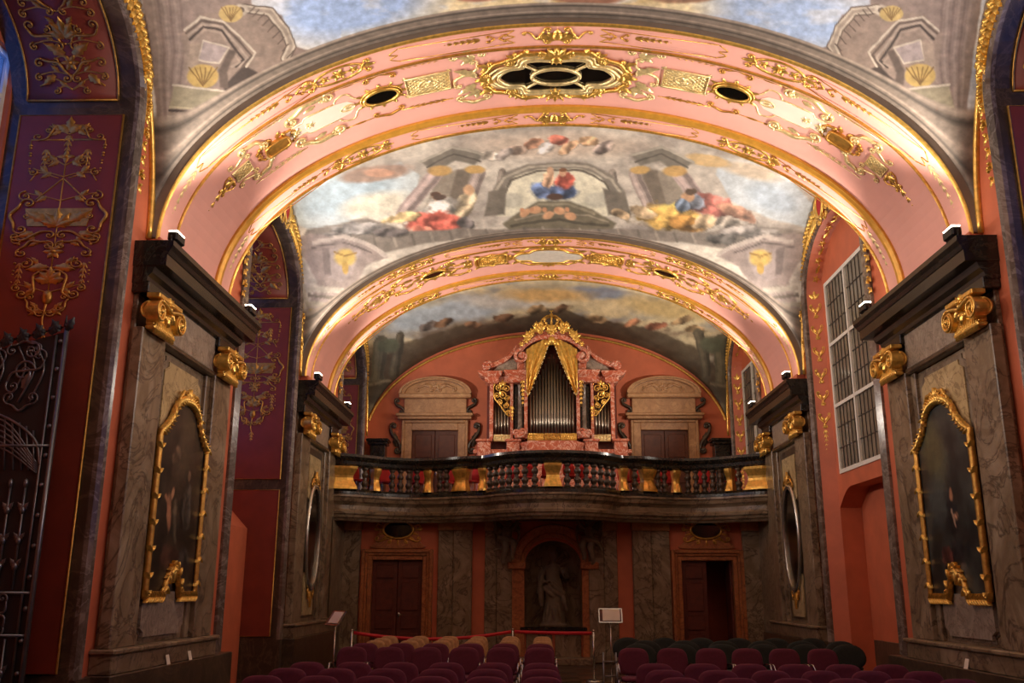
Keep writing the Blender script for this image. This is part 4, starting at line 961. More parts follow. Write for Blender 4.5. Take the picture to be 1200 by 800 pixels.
# niche surround: pilasters, imposts, archivolt, sill, panel below
mb = MB()
for a, b in ((NI[0]-.34, NI[0]), (NI[1], NI[1]+.34)): mb.cbox(a, b, YB-.08, YB, .1, NI[3]-.06, .012)
mb.obj('niche_pilaster', 'marble_orange', wb)
mb = MB()
for a, b in ((NI[0]-.39, NI[0]+.03), (NI[1]-.03, NI[1]+.39)): mb.cbox(a, b, YB-.17, YB, NI[3]-.08, NI[3]+.08, .02)
mb.obj('impost', 'marble_orange', wb)
mb = MB(); pf = [(.3, 0), (.3, .1), (.27, .13), (.2, .1), (.1, .1), (.07, .14), (0, .12), (0, 0)]
mb.loft([[(ncx+(nr+a)*math.cos(t), YB-h, NI[3]+.08+(nr*.86+a)*math.sin(t)) for a, h in pf] for t in lin(PI, 0, 28)], False, False, False); mb.obj('archivolt', 'marble_orange', wb)
MB().cbox(NI[0]-.1, NI[1]+.1, YB-.2, YB+.02, NI[2]-.08, NI[2], .02).obj('niche_sill', 'marble_black', wb)
for a, b in ((NI[0]+.03, ncx-.03), (ncx+.03, NI[1]-.03)): MB().cbox(a, b, YB-.05, YB, .12, NI[2]-.12, .02).obj('niche_panel', 'marble_brown', wb)
MB().cbox(NI[0]-.2, NI[1]+.2, YB-.65, YB, 0, .14, .015).obj('altar_step', 'marble_brown', wb)
mb = MB()
mb.box(-4.85, DOORS[0][0]-.28, YB-.05, YB, 0, .5); mb.box(DOORS[0][1]+.28, NI[0]-.36, YB-.05, YB, 0, .5); mb.box(NI[1]+.36, DOORS[1][0]-.28, YB-.05, YB, 0, .5); mb.box(DOORS[1][1]+.28, 4.85, YB-.05, YB, 0, .5)
mb.obj('baseboard_back', 'marble_dark', kind='structure', label='dark marble base of the end wall')
# marble pilasters with plain pale capital blocks
for a, b, d in ((390, 421, .14), (513, 531, .10), (531, 553, .16), (568, 582, .07), (582, 600, .12), (690, 708, .12), (708, 724, .07), (742, 764, .16), (764, 786, .10), (872, 900, .14)):
    x0, x1 = hb(a, 690)[0], hb(b, 690)[0]
    MB().cbox(x0, x1, YB-d, YB, 0.02, 2.9, .012).obj('pilaster', 'marble_brown', wb)
    MB().cbox(x0-.02, x1+.02, YB-d-.03, YB, 2.9, 3.14, .02).obj('pilaster_capital', 'marble_sand', wb)
# doors
def panel_door(n, x0, x1, y, z0, z1, mat, label, rows, openl=False):
    root = empty('door_%d' % n, ((x0+x1)/2, y, z0), kind='structure', label=label); W = (x1-x0)/2; H = z1-z0
    for s in (-1, 1):
        lf = MB(); a, b = (-W, -.006) if s < 0 else (.006, W)
        lf.cbox(a, b, -.025, .025, 0.01, H, .006)
        if openl and s > 0:   # the open leaf swings inward about its hinge
            lf.v = [(W-(p[1]+.025), .03+(W-p[0]), p[2]) for p in lf.v]
        lo = lf.obj('door_leaf', mat, root)
        for i, (za, zb) in enumerate(rows):
            p = MB(); p.cbox(a+.09, b-.09, -.045, -.02, H*za, H*zb, .018)
            if openl and s > 0: p.v = [(W-(q[1]+.025), .03+(W-q[0]), q[2]) for q in p.v]
            p.obj('door_panel', mat, lo)
    k = MB(); k.tube([(.05, -.05, H*.46), (.05, -.09, H*.46), (.14, -.09, H*.46)], .011, 6); k.ball((.05, -.035, H*.46), .03, .012, .06)
    if not openl: k.obj('door_handle', 'silver', root)
    return root
for a_, b_ in DOORS:
    mb = MB(); x0_, x1_ = a_-.3, b_+.3
    mb.box(x0_-.05, x0_, YB+.02, YB+2.2, 0, 2.9); mb.box(x1_, x1_+.05, YB+.02, YB+2.2, 0, 2.9); mb.box(x0_, x1_, YB+2.2, YB+2.25, 0, 2.9); mb.box(x0_, x1_, YB+.02, YB+2.2, 2.85, 2.9); mb.obj('passage', 'stucco_red', wb)
rows_ = ((.05, .28), (.32, .46), (.5, .78), (.82, .95))
panel_door(1, *DOORS[0], YB+.1, 0, DZ, 'wood_door', 'closed dark panelled double door under the gallery with a small handle', rows_)
panel_door(2, *DOORS[1], YB+.1, 0, DZ, 'wood_door', 'dark panelled double door under the gallery with one leaf standing open', rows_, True)
for a, b in DOORS:
    o = MB(); P = [(a, 0), (a, DZ), (b, DZ), (b, 0)]
    for off, w, h in ((0, .10, .06), (.10, .06, .10), (.16, .08, .14)):
        o.cbox(a-off-w, a-off, YB-h, YB+.12, 0, DZ+off+w, .012); o.cbox(b+off, b+off+w, YB-h, YB+.12, 0, DZ+off+w, .012); o.cbox(a-off, b+off, YB-h, YB+.12, DZ+off, DZ+off+w, .012)
    o.obj('door_surround', 'marble_orange', wb)
    c = (a+b)/2; fn = planemap((c, YB-.02, 0), (1, 0, 0), (0, 0, 1), (0, -1, 0))
    p = MB(); p.prism([(q.x, q.y) for q in catmull([(-.62, 2.52, 0), (-.5, 2.66, 0), (-.46, 2.9, 0), (-.4, 3.1, 0), (0, 3.16, 0), (.4, 3.1, 0), (.46, 2.9, 0), (.5, 2.66, 0), (.62, 2.52, 0), (0, 2.5, 0)], 4, True)], fn, 0, .07); p.obj('overdoor', 'marble_orange', wb)
    d = Orn(fn).at(0, 2.92); d.plate([(.31*math.cos(2*PI*i/28), .17*math.sin(2*PI*i/28)) for i in range(28)], .07, .09); d.obj('overdoor_oculus', 'black_glass', wb)  # black plate for the dark oval opening, its shade put into the colour
    g = Orn(fn).at(0, 2.92); g.oval(0, 0, .35, .2, .03, .08)
    for k in range(16): g.leaf(.36*math.cos(k*PI/8), .21*math.sin(k*PI/8), math.atan2(.21*math.sin(k*PI/8), .36*math.cos(k*PI/8)), .16, .09, .07, lobes=1, m=5)
    for fl in (1, -1): q = g.at(0, 2.92, flip=fl); q.cscroll(.3, .2, .5, .02, .1, .05, .022, .08); q.sscroll(.2, -.27, .48, -.2, .05, .05, .02, .08)
    g.obj('overdoor_wreath', 'gold_dull', wb)

# ------------------------------------------------------------------ gallery: slab with moulded edge following a double curve
GC = [(-4.82, 20.62), (-4.6, 20.66), (-4.25, 20.9), (-3.8, 21.26), (-3.1, 21.5), (-2.4, 21.36), (-1.95, 21.12), (-1.62, 21.06), (-1.42, 20.96), (-1.05, 20.52), (-.6, 20.24), (0, 20.14)]
GC = [(x+XB, y) for x, y in GC]+[(2*XB-(x+XB)+0, y) for x, y in GC[-2::-1]]
GP = catmull([(x, y, 0) for x, y in GC], 8)
def gnorm(P):
    N = []
    for i in range(len(P)):
        t = P[min(i+1, len(P)-1)]-P[max(i-1, 0)]; N.append(Vector((t.y, -t.x, 0)).normalized())
    return N
GN = gnorm(GP); UP = Vector((0, 0, 1)); ZG = 3.6
gf = MB(); n = len(GP)
gf.loft([[(p.x, p.y, ZG-.01) for p in GP], [(p.x, YU+.1, ZG-.01) for p in GP]], False, False, False); gf.loft([[(p.x, p.y, 3.12) for p in GP], [(p.x, YB+.02, 3.12) for p in GP]], False, False, False)
gal = gf.obj('floor_gallery', 'marble_brown', kind='structure', label='curved organ gallery slab carried over the end wall')
mb = MB(); mb.sweep(GP, GN, [UP]*n, [(-.1, 3.12), (.0, 3.12), (.02, 3.17), (.06, 3.2), (.07, 3.25), (.02, 3.29), (.02, 3.38), (.05, 3.42), (.11, 3.46), (.13, 3.53), (.16, 3.56), (.16, 3.6), (-.1, 3.61)], False, False); mb.obj('gallery_cornice', 'marble_brown', gal)
mb = MB(); mb.sweep(GP, GN, [UP]*n, [(-.2, 3.05), (-.08, 3.05), (-.04, 3.1), (.0, 3.12), (-.2, 3.12)], True, True); mb.obj('gallery_soffit_moulding', 'marble_brown', gal)
mb = MB(); mb.box(-4.9, -4.72, 20.5, 22, 0, 3.12); mb.box(4.78, 4.9, 20.5, 22, 0, 3.12); mb.obj('end_pilaster', 'marble_brown', wb)

# ------------------------------------------------------------------ end wall, upper storey with lunette
UD = [(-3.64, -2.39), (2.53, 3.80)]; UDZ = 5.74
mb = MB(); EL = lambda x: ZS+2.92*math.sqrt(max(0, 1-(x/XW)**2))
def ucol(xs, bot): mb.loft([[(x, YU, bot) for x in xs], [(x, YU, EL(x)) for x in xs]], False, False, False)
allx = [XW*math.sin(t) for t in lin(-PI/2, PI/2, 90)]
def seg(a, b): return [a]+[x for x in allx if a < x < b]+[b]
ucol(seg(-XW, UD[0][0]), 3.4); ucol(seg(*UD[0]), UDZ); ucol(seg(UD[0][1], UD[1][0]), 3.4); ucol(seg(*UD[1]), UDZ); ucol(seg(UD[1][1], XW), 3.4)
mb.box(-XW, XW, YU+.12, YU+.2, 3.4, 8.9)  # slab added behind the doors to keep sky light out of their gaps
wu = mb.obj('wall_gallery', 'stucco_red', kind='structure', label='red lunette wall behind the organ')
mb = MB(); mb.tube([(x, YU-.03, EL(x)-.12) for x in [4.82*math.sin(t) for t in lin(-PI/2, PI/2, 80)]], .04, 6); mb.obj('gilded_moulding', 'gold', wu)
for k, (a, b) in enumerate(UD):
    c = (a+b)/2
    panel_door(3+k, a, b, YU+.06, ZG, UDZ, 'wood_panel', 'brown panelled double door on the gallery beside the organ, %s' % ('nearest the blue-lit window' if k == 0 else 'nearest the grey leaded window'), ((.05, .3), (.34, .62), (.66, .95)))
    o = MB()
    for off, w, h in ((0, .2, .08), (.2, .07, .12)):
        o.cbox(a-off-w, a-off, YU-h, YU+.1, ZG, UDZ+off+w, .012); o.cbox(b+off, b+off+w, YU-h, YU+.1, ZG, UDZ+off+w, .012); o.cbox(a-off, b+off, YU-h, YU+.1, UDZ+off, UDZ+off+w, .012)
    o.obj('door_surround', 'marble_sand', wu)
    o = MB(); o.cbox(a-.38, b+.38, YU-.24, YU, 6.02, 6.1, .02); o.cbox(a-.42, b+.42, YU-.3, YU, 6.1, 6.18, .02); o.cbox(a-.22, b+.22, YU-.1, YU, 6.18, 6.6, .01); o.obj('door_entablature', 'marble_sand', wu)
    o = MB(); o.cbox(a-.36, b+.36, YU-.26, YU, 6.6, 6.72, .02)
    R = (b-a)/2+.36
    for r0, r1, h in ((1.0, .94, .28), (.94, .86, .2)):
        o.loft([[(c+R*k1*math.cos(t), YU-hh, 6.72+.46*(k1 if k1 > .5 else .5)*math.sin(t)) for k1, hh in ((r1, 0), (r1, h), (r0, h), (r0, 0))] for t in lin(0, PI, 24)], True, True, False)
    o.obj('door_pediment', 'marble_sand', wu); o = MB()
    o.loft([[(c+R*.9*math.cos(t), YU-.04, 6.72) for t in lin(0, PI, 24)], [(c+R*.9*math.cos(t), YU-.04, 6.72+.42*math.sin(t)) for t in lin(0, PI, 24)]], False, False, False)
    g_ = Orn(planemap((c, YU-.05, 6.78), (1, 0, 0), (0, 0, 1), (0, -1, 0)))
    for fl in (1, -1): g_.at(0, 0, flip=fl).cscroll(.12, .08, .5, .08, .12, .06, .03); g_.at(0, 0, flip=fl).leaf(.1, .12, .6, .24, .12)
    g_.rosette(0, .14, .12, 7); g_.obj('pediment_carving', 'marble_sand', wu)
    o.obj('pediment_field', 'marble_sand', wu)
    for s in (-1, 1):   # side volutes
        fn = planemap((c+s*((b-a)/2+.3), YU-.02, 0), (s, 0, 0), (0, 0, 1), (0, -1, 0)); q = Orn(fn)
        q.sscroll(.08, 5.2, .2, 5.85, .08, .09, .05, .04); q.sscroll(.0, 6.25, .12, 6.55, .06, .07, .04, .04); q.leaf(.1, 5.3, 1.4, .4, .16, .03); q.obj('door_volute', 'marble_dark', wu)
# low dark pedestals flanking the gallery wall
for x in (-4.5, 4.62): 
    mb = MB(); mb.cbox(x-.2, x+.2, YU-.4, YU, ZG, 5.3, .015); mb.cbox(x-.26, x+.26, YU-.46, YU, 5.3, 5.38, .02); mb.cbox(x-.3, x+.3, YU-.5, YU, 5.38, 5.46, .02); mb.obj('corner_pedestal', 'marble_black', wu)
# ------------------------------------------------------------------ floodlights on the cornices
fl_h = MB(); fl_h.cbox(-.13, .13, -.06, .06, .05, .17, .02); fl_h.tube([(-.15, 0, 0.01), (-.15, 0, .11)], .012, 5); fl_h.tube([(.15, 0, .01), (.15, 0, .11)], .012, 5); fl_h.box(-.15, .15, -.02, .02, 0, .015)
fl_hm = fl_h.mesh('housing'); fl_hm.materials.append(M['black_metal'])
fl_lm = MB().box(-.115, .115, -.05, .05, .17, .182).mesh('lens'); fl_lm.materials.append(M['lamp_lens'])
NTH = {0: 'the bare pier', 1: 'the painting pier', 2: 'the mirror pier'}
for sx in (-1, 1):
    for i, y0 in enumerate(PIERS):
        for e, yy in ((-1, y0+.2), (1, y0+3.15)):
            r = empty('floodlight', (sx*4.53, yy, 5.47), PI/2, label='small floodlight on the %s end of the cornice of %s, %s side' % ('organ' if e > 0 else 'altar', NTH[i], 'gate' if sx < 0 else 'red niche'), cat='floodlight', group='floodlights on the cornices')
            mkobj('housing', fl_hm, None, r); mkobj('lens', fl_lm, None, r)
            # the lamps of the pier beside the viewer stand outside the picture
            nm = 'floodlight_beam' if i else 'floodlight_%s_%s_offscreen' % ('left' if sx < 0 else 'right', 'far' if e > 0 else 'near')
            ld = bpy.data.lights.new(nm, 'SPOT'); ld.energy = LAMP_W; ld.color = LAMP_C; ld.spot_size = math.radians(142); ld.spot_blend = .65; ld.shadow_soft_size = .1
            lo = bpy.data.objects.new(nm, ld); COL.objects.link(lo); lo.parent = r; lo.location = (0, 0, .23)
            d = Vector((-sx*.78, e*.22, .54)); d = Matrix.Rotation(-PI/2, 3, 'Z') @ d; lo.rotation_euler = d.to_track_quat('-Z', 'Y').to_euler()

# ------------------------------------------------------------------ paintings on the piers
def ptop(u):
    a = abs(u)
    if a < .46: return 3.60+.32*math.sqrt(1-(a/.46)**2*.96)
    return 3.42+.24*(1-((a-.46)/.34))**1.5
def pbot(u): return 1.5+(.36*math.cos(PI*u/.5)**.6 if abs(u) < .25 else 0)
def painting(sx, y0, label, paint):
    yc = y0+1.66; X = 4.80; root = empty('painting', (sx*X, yc, 1.45), label=label, cat='painting')
    L = lambda u, v, h=0: Vector((-sx*h, u, v-1.45))
    ny, nz_ = 70, 150; us = np.linspace(-.8, .8, ny); V = []
    for j in range(nz_):
        t = j/(nz_-1)
        for u in us: V.append((-sx*.03, u, pbot(u)+(ptop(u)-pbot(u))*t-1.45))
    V = np.array(V)
    grid_obj('canvas', V, ny, nz_, 'canvas', root, paint(V[:, 1]*100*sx, -(V[:, 2]+1.45)*100))
    us = [-.8]+[x for x in lin(-.8, .8, 64)]+[.8]
    path = [(u, ptop(u)) for u in lin(-.8, .8, 50)]+[(.8, z) for z in lin(3.35, 1.55, 12)]+[(u, pbot(u)) for u in lin(.8, -.8, 50)]+[(-.8, z) for z in lin(1.55, 3.35, 12)]
    f = Orn(L); f.mb.tube([f.pt(u, v, .04) for u, v in path], .042, 8, False, True); f.mb.tube([f.pt(u*.95, (v-2.6)*.965+2.6, .05) for u, v in path], .02, 5, False, True)
    f.obj('frame', 'gold_dull', root)
    c = Orn(L)
    for i in range(0, len(path), 2):
        u, v = path[i]; a = math.atan2(path[(i+1) % len(path)][1]-v, path[(i+1) % len(path)][0]-u); c.leaf(u, v, a+.7, .1, .06, .085, lobes=1, m=4); c.leaf(u, v, a-.7, .1, .06, .085, lobes=1, m=4)
    c.spray(0, ptop(0), PI/2, 5, 2.6, .16, .09, .06); c.spray(0, 1.82, -PI/2, 5, 2.2, .16, .08, .06); c.rosette(0, 1.86, .07, 6, .07)
    for s in (1, -1): q = c.at(0, 0, flip=s); q.cscroll(.1, 3.98, .3, 3.88, .08, .05, .024, .06); q.cscroll(.25, 1.6, .3, 1.5, .06, .04, .02, .06)
    c.obj('frame_carving', 'gold', root, kind='stuff')
    return root
def pnt_left(x, y):
    p = Paint(x, y, (34, 26, 20), 3, 14); p.clouds(0, (66, 52, 38), 24, 34, 5); p.blob(-10, -330, 26, 40, (84, 70, 50), 0, .8, .7)
    p.robe(-30, -260, 16, 30, (70, 64, 56)); p.robe(5, -240, 12, 26, (84, 72, 56), 10); p.blob(28, -250, 7, 22, (176, 116, 80), 15, .4); p.blob(22, -272, 5, 7, (186, 130, 92)); p.stroke([(28, -256), (44, -268)], 6, (170, 112, 78)); p.robe(10, -195, 30, 18, (70, 44, 34)); p.robe(-34, -190, 18, 20, (52, 48, 44)); p.blob(-30, -300, 5, 7, (130, 96, 70)); p.robe(20, -320, 16, 10, (92, 74, 56), 20)
    return p.lin()
def pnt_right(x, y):
    p = Paint(x, y, (30, 30, 28), 3, 14); p.clouds(0, (56, 62, 58), 24, 34, 5); p.blob(30, -330, 30, 40, (110, 104, 60), 20, .8, .7); p.blob(34, -270, 26, 30, (70, 84, 84), 0, .8, .6)
    p.robe(-5, -250, 14, 24, (24, 26, 32)); p.blob(-8, -272, 5, 8, (176, 120, 84)); p.robe(-14, -246, 8, 5, (170, 120, 90), 10); p.stroke([(-4, -255), (-10, -236)], 4, (190, 150, 120)); p.robe(-6, -200, 24, 20, (30, 28, 30)); p.robe(20, -200, 16, 14, (84, 40, 34)); p.blob(-12, -185, 16, 4, (96, 92, 84), 20)
    return p.lin()
painting(-1, PIERS[1], 'tall gilt-framed dark painting on the marble pier beside the grille gate', pnt_left)
painting(1, PIERS[1], 'tall gilt-framed dark painting on the marble pier beside the arched red niche', pnt_right)
# ------------------------------------------------------------------ oval mirrors
for sx in (-1, 1):
    yc = PIERS[2]+1.56; root = empty('wall_mirror', (sx*4.81, yc, 1.5), label='oval mirror in a thin silvered frame on the pier %s' % ('by the sloping sill' if sx < 0 else 'by the arched red niche'), cat='mirror')
    L = lambda u, v, h=0: Vector((-sx*h, u, v-1.5)); zc = 2.6
    g = Orn(L).at(0, zc); g.plate([(.5*math.cos(2*PI*i/48), .98*math.sin(2*PI*i/48)) for i in range(48)], .0, .02); g.obj('glass', 'mirror_dim', root)
    g = Orn(L).at(0, zc); g.oval(0, 0, .53, 1.02, .045, .03, n=56, sec=8); g.oval(0, 0, .49, .97, .014, .05, n=56); g.obj('frame', 'silver', root)
    g = Orn(L).at(0, zc)
    g.spray(0, 1.02, PI/2, 5, 2.2, .28, .12, .04); g.spray(0, -1.02, -PI/2, 3, 1.2, .34, .1, .04)
    for s in (1, -1): q = g.at(0, zc, flip=s); q.cscroll(.08, 1.12, .3, 1.0, .08, .05, .024, .04); q.cscroll(.06, -1.14, .22, -1.04, -.07, .05, .02, .04)
    g.obj('frame_carving', 'gold_dull', root, kind='stuff')

# ------------------------------------------------------------------ wrought-iron gate leaf, swung open against the reveal
GY = 9.36
tr = hit(79, 382, 'Y', GY); xr = tr.x; zt = tr.z; xl = -6.3; br_ = hit(0, 402, 'Y', GY); sl = (zt-br_.z)/(xr-br_.x)
gate = empty('gate', (xr, GY, 0), label='wrought-iron gate leaf with scrolls and basket lattice standing open at the window recess', cat='gate')
GW = xr-xl; gm = lambda u, v, h=0: Vector((-GW+u, -h, v)); top = lambda u: zt-(GW-u)*sl
mb = MB(); mb.prism([(0.02, .06), (GW-.02, .06), (GW-.02, top(GW)-.06), (.02, top(0)-.06)], gm, -.03, -.015); mb.obj('backing_sheet', 'iron_dark', gate)
mb = MB(); o = Orn(gm)
o.stroke([(0, .03), (GW, .03), (GW, top(GW)), (0, top(0))], .028, .028, 0, closed=True, sm=1, n=4)
for z in (1.15, 1.55, 3.0): o.stroke([(0, z), (GW, z)], .018, .018, 0, sm=1, n=4)
o.stroke([(GW-.1, .03), (GW-.1, top(GW)-.1)], .014, .014, 0, sm=1, n=4); o.obj('gate_frame', 'iron', gate)
for i in range(6):
    u = .08+i*.155; o = Orn(gm)
    if u < GW-.12:
        o.stroke([(u, 1.58), (u, 2.6)], .013, .013, 0, sm=1); o.stroke([(u, .05), (u, 1.12)], .013, .013, 0, sm=1)
        for z in (1.8, 2.05, 2.35, .4, .8): o.blob(u, z, .03, .045, 0, .03); o.leaf(u, z, PI/2+.6, .1, .05); o.leaf(u, z, PI/2-.6, .1, .05)
        o.blob(u, 2.62, .025, .05, 0, .03); o.obj('gate_bar', 'iron', gate)
o = Orn(gm)
for i in range(14): z = .2+i*.3; o.blob(GW-.05, min(z, top(GW)-.1), .028, .028, 0, .025)
o.obj('gate_boss', 'iron', gate, kind='stuff')
o = Orn(gm); R = GW*.95
for a in lin(.15, 1.45, 7): o.stroke([(GW-.12-math.sin(a)*.2-.5*(1-math.cos(a)), 2.75), (GW-.15-a*.42, 3.0+.3*math.sin(a+.4))], .010, sm=1)
for t in lin(0, .28, 5): o.stroke([(.0, 3.0+t*1.1), (GW*.5, 2.98+t), (GW-.12, 2.72+t*.3)], .011)
o.stroke([(0, 3.36), (GW*.45, 3.32), (GW-.2, 3.08), (GW-.1, 2.8)], .016); o.obj('gate_basket', 'iron', gate)
for c in (.25, .68):
    o = Orn(gm)
    o.cscroll(c-.12, 3.5, c+.12, 3.5, -.14, .07, .014); o.sscroll(c-.1, 3.62, c+.14, 3.95, .1, .08, .014); o.cscroll(c-.16, 4.0, c+.1, 4.02, .1, .06, .014); o.spiral(c, 3.78, .12, 1.6, 0, 1, .014); o.leaf(c, 3.6, 1.2, .2, .08); o.spiral(c+.05, 4.0, .1, 1.5, 2, -1, .013)
    o.sscroll(c-.1, 1.2, c+.1, 1.5, .1, .05, .014); o.sscroll(c+.1, 1.2, c-.1, 1.5, -.1, .05, .014); o.rosette(c, 1.35, .07, 5)
    for k in range(3): o.stroke([(c-.15+k*.12, 3.45), (c+k*.1, 3.8), (c-.1+k*.1, 4.05)], .011)
    o.obj('gate_scrollwork', 'iron', gate, kind='stuff')
o = Orn(gm)
for i in range(14): u = GW*i/13; o.leaf(u, top(u)-.05, PI/2+.5*(-1)**i, .16, .1, .02); o.blob(u, top(u), .03, .03, 0, .04)
o.stroke([(GW-.02, top(GW)), (GW-.02, top(GW)+.12)], .02, .006, sm=1); o.obj('gate_cresting', 'iron_dark', gate)

# ------------------------------------------------------------------ gallery balustrade
pj = to_px(np.array([[p.x, p.y, 4.0] for p in GP]))[0]
def at_px(px):
    i = int(np.argmin(np.abs(pj-px))); return GP[i], GN[i], i
bal = empty('balustrade', (XB, 20.2, ZG), label='curved dark marble balustrade with gilded pedestals along the organ gallery', cat='balustrade')
off = Vector((-XB, -20.2, -ZG))
def bobj(mb, name, mat): mb.v = [tuple(Vector(p)+off) for p in mb.v]; return mb.obj(name, mat, bal)
mb = MB(); mb.sweep(GP, GN, [UP]*len(GP), [(-.1, 4.22), (.06, 4.22), (.09, 4.27), (.1, 4.34), (.15, 4.38), (.18, 4.43), (.17, 4.49), (-.16, 4.5), (-.16, 4.4)], True, True); bobj(mb, 'handrail', 'marble_black')
mb = MB(); mb.sweep(GP, GN, [UP]*len(GP), [(-.12, 3.61), (.12, 3.61), (.12, 3.67), (.07, 3.72), (-.1, 3.72)], True, True); bobj(mb, 'base_rail', 'marble_black')
bprof = [(r*1.32, z) for r, z in [(.055, 0), (.055, .04), (.03, .06), (.045, .1), (.062, .15), (.05, .2), (.026, .23), (.045, .25), (.026, .27), (.05, .3), (.058, .35), (.04, .4), (.028, .43), (.05, .46), (.055, .5)]]
bm = MB().lathe(bprof, n=10).mesh('baluster'); bm.materials.append(M['marble_dark'])
PAN = [(400, .3, 1), (441, .085, 0), (503, .085, 0), (540, .17, 1), (566.5, .085, 0), (649, .165, 1), (730, .085, 0), (760, .17, 1), (793, .085, 0), (855, .085, 0), (890, .25, 1)]
blocked = []
for px, hw, big in PAN:
    p, N, i = at_px(px); Tn = Vector((-N.y, N.x, 0)); mb = MB(); L = []
    for t in lin(0, 1, 10):
        z = 3.72+.5*t; w_ = hw*(1+.16*math.cos(2*PI*t)); f = .10+.035*math.cos(2*PI*t)
        L.append([p+Tn*w_-N*.08+UP*z, p-Tn*w_-N*.08+UP*z, p-Tn*w_+N*f*.8+UP*z, p-Tn*w_*.5+N*(f+.01)+UP*z, p+Tn*w_*.5+N*(f+.01)+UP*z, p+Tn*w_+N*f*.8+UP*z])
    mb.loft(L, True, True, False); bobj(mb, 'gilded_pedestal', 'gold'); blocked.append((p, hw+.07))
acc = 0; last = GP[0]
for p in GP[1:]:
    acc += (p-last).length; last = p
    if acc >= .165:
        acc = 0
        if any((p-q).length < h for q, h in blocked): continue
        o = mkobj('baluster', bm, None, bal, loc=(p.x-XB, p.y-20.2, 3.72-ZG))

# ------------------------------------------------------------------ chairs
def pillow(w_, h, t, n=24, e=3.2, taper=.0):
    "upright padded panel, width along x, height z from 0, thickness y"
    mb = MB(); L = []
    for k, y in ((.80, -t/2), (.95, -t*.36), (1, -t*.1), (1, t*.1), (.95, t*.36), (.80, t/2)):
        ring = []
        for i in range(n):
            a = 2*PI*i/n; c, s = math.cos(a), math.sin(a)
            x = math.copysign(abs(c)**(2/e), c)*w_/2*k; z = math.copysign(abs(s)**(2/e), s)*h/2
            z = h/2+(z-math.copysign((1-k)*w_*.5, z) if abs(z) > (1-k)*w_*.5 else 0); x *= 1-taper*(z/h-.5); ring.append((x, y, z))
        L.append(ring)
    return mb.loft(L, True, True)
def make_chair(fab, round_=False, arms=True, bw=None):
    c = empty('stacking_chair' if not round_ else 'tub_chair')
    w_ = bw or (.43 if not round_ else .52)
    b = pillow(w_, .36, .055, e=3.4 if not round_ else 2.2, taper=.08); b.v = [(x, .2+y+(z)*.16, .455+z) for x, y, z in b.v]; b.obj('backrest', fab, c)
    s = pillow(.43, .44, .06); s.v = [(x, z-.25, .43-y) for x, y, z in s.v]; s.obj('seat', fab, c)
    for sx in (-1, 1):
        for a, q in (((sx*.21, -.2, .4), (sx*.23, -.24, 0)), ((sx*.21, .17, .4), (sx*.23, .24, 0))):
            MB().tube([a, q], .011, 6).obj('leg', 'chrome', c)
        if arms:
            MB().tube([(sx*.215, .2, .6), (sx*.235, .1, .62), (sx*.235, -.12, .62), (sx*.23, -.18, .56), (sx*.21, -.18, .42)], .011, 6).obj('armrest', 'chrome', c)
    return c
ORD = 'first second third fourth fifth sixth seventh eighth ninth tenth eleventh twelfth thirteenth fourteenth fifteenth sixteenth seventeenth eighteenth nineteenth twentieth'.split()
def rows(proto, spots, label, group, cat='chair', aisle_last=True):
    first = True; idx = 0
    for x, y in spots:
        o = proto if first else copy_tree(proto); first = False
        o.location = (x, y, 0); o.rotation_euler = (0, 0, random.uniform(-.015, .015)); k_ = ORD[len(spots)-1-idx if aisle_last else idx]; tag(o, label.replace('@', k_+' from centre aisle,'), cat, group); idx += 1
def cx_(px, Y, z=.78): return hit(px, 0, 'Y', Y)   # unused direction helper
def xs_at(pxs, py, Y): return [hit(p, py, 'Y', Y).x for p in pxs]
RW = {'P0': (14.6, 755, [427, 470, 510, 551, 592, 633]), 'P1': (13.65, 757, [412.6, 456, 500, 544, 588, 632]), 'P2': (10.85, 776, [360, 414, 468.5, 523, 578.5, 633.7]), 'P3': (10.0, 784, [335.8, 394, 453, 513, 571.5, 634]), 'P4': (9.15, 792, [306.5, 372.6, 438, 504, 570, 636])}
for k, lab in (('P0', 'maroon padded chair, @ in the row directly before the cream chairs'), ('P1', 'maroon padded chair, @ in the second row before the cream chairs'), ('P2', 'maroon padded chair, @ row just across the cross aisle from cream chairs'), ('P3', 'maroon padded chair, @ second row across the cross aisle from cream chairs'), ('P4', 'maroon padded chair, @ in the row farthest from the cream chairs')):
    Y, py, pxs = RW[k]; rows(make_chair('fabric_maroon'), [(x, Y-.22) for x in xs_at(pxs, py, Y)], lab, 'maroon chairs before the cream chairs, '+k.replace('P', 'row '))
for j, Y in enumerate((15.4, 16.1, 16.8)):
    s = (693-750)/1094.; rows(make_chair('fabric_cream', False, False, .34), [(x, Y-.22) for x in xs_at([448, 486, 522, 558, 597, 636], 748, 16.1)], ('cream padded chair, @ in the row beside the maroon chairs', 'cream padded chair, @ in the middle of three cream rows', 'cream padded chair, @ in the row beside the red barrier tape')[j], 'cream chairs, row %d' % (j+1))
RR = {'R1': (13.65, 759, [742, 787.6, 832.6, 875, 918.7, 963.7]), 'R2': (10.85, 775, [768, 824, 878.6, 932, 988, 1044]), 'R3': (10.0, 783, [780, 842, 903.5, 962, 1021, 1082]), 'R4': (9.15, 792, [797, 864.5, 929.5, 994.6, 1059.5, 1124.5])}
for k, lab in (('R1', 'maroon padded chair, @ in the row next to the green chairs'), ('R2', 'maroon chair, @ row just across the cross aisle from green chairs'), ('R3', 'maroon chair, @ second row across the cross aisle from green chairs'), ('R4', 'maroon padded chair, @ in the row farthest from the green chairs')):
    Y, py, pxs = RR[k]; rows(make_chair('fabric_maroon'), [(x, Y-.22) for x in xs_at(pxs, py, Y)], lab, 'maroon chairs beside the green chairs, '+k.replace('R', 'row '), aisle_last=False)
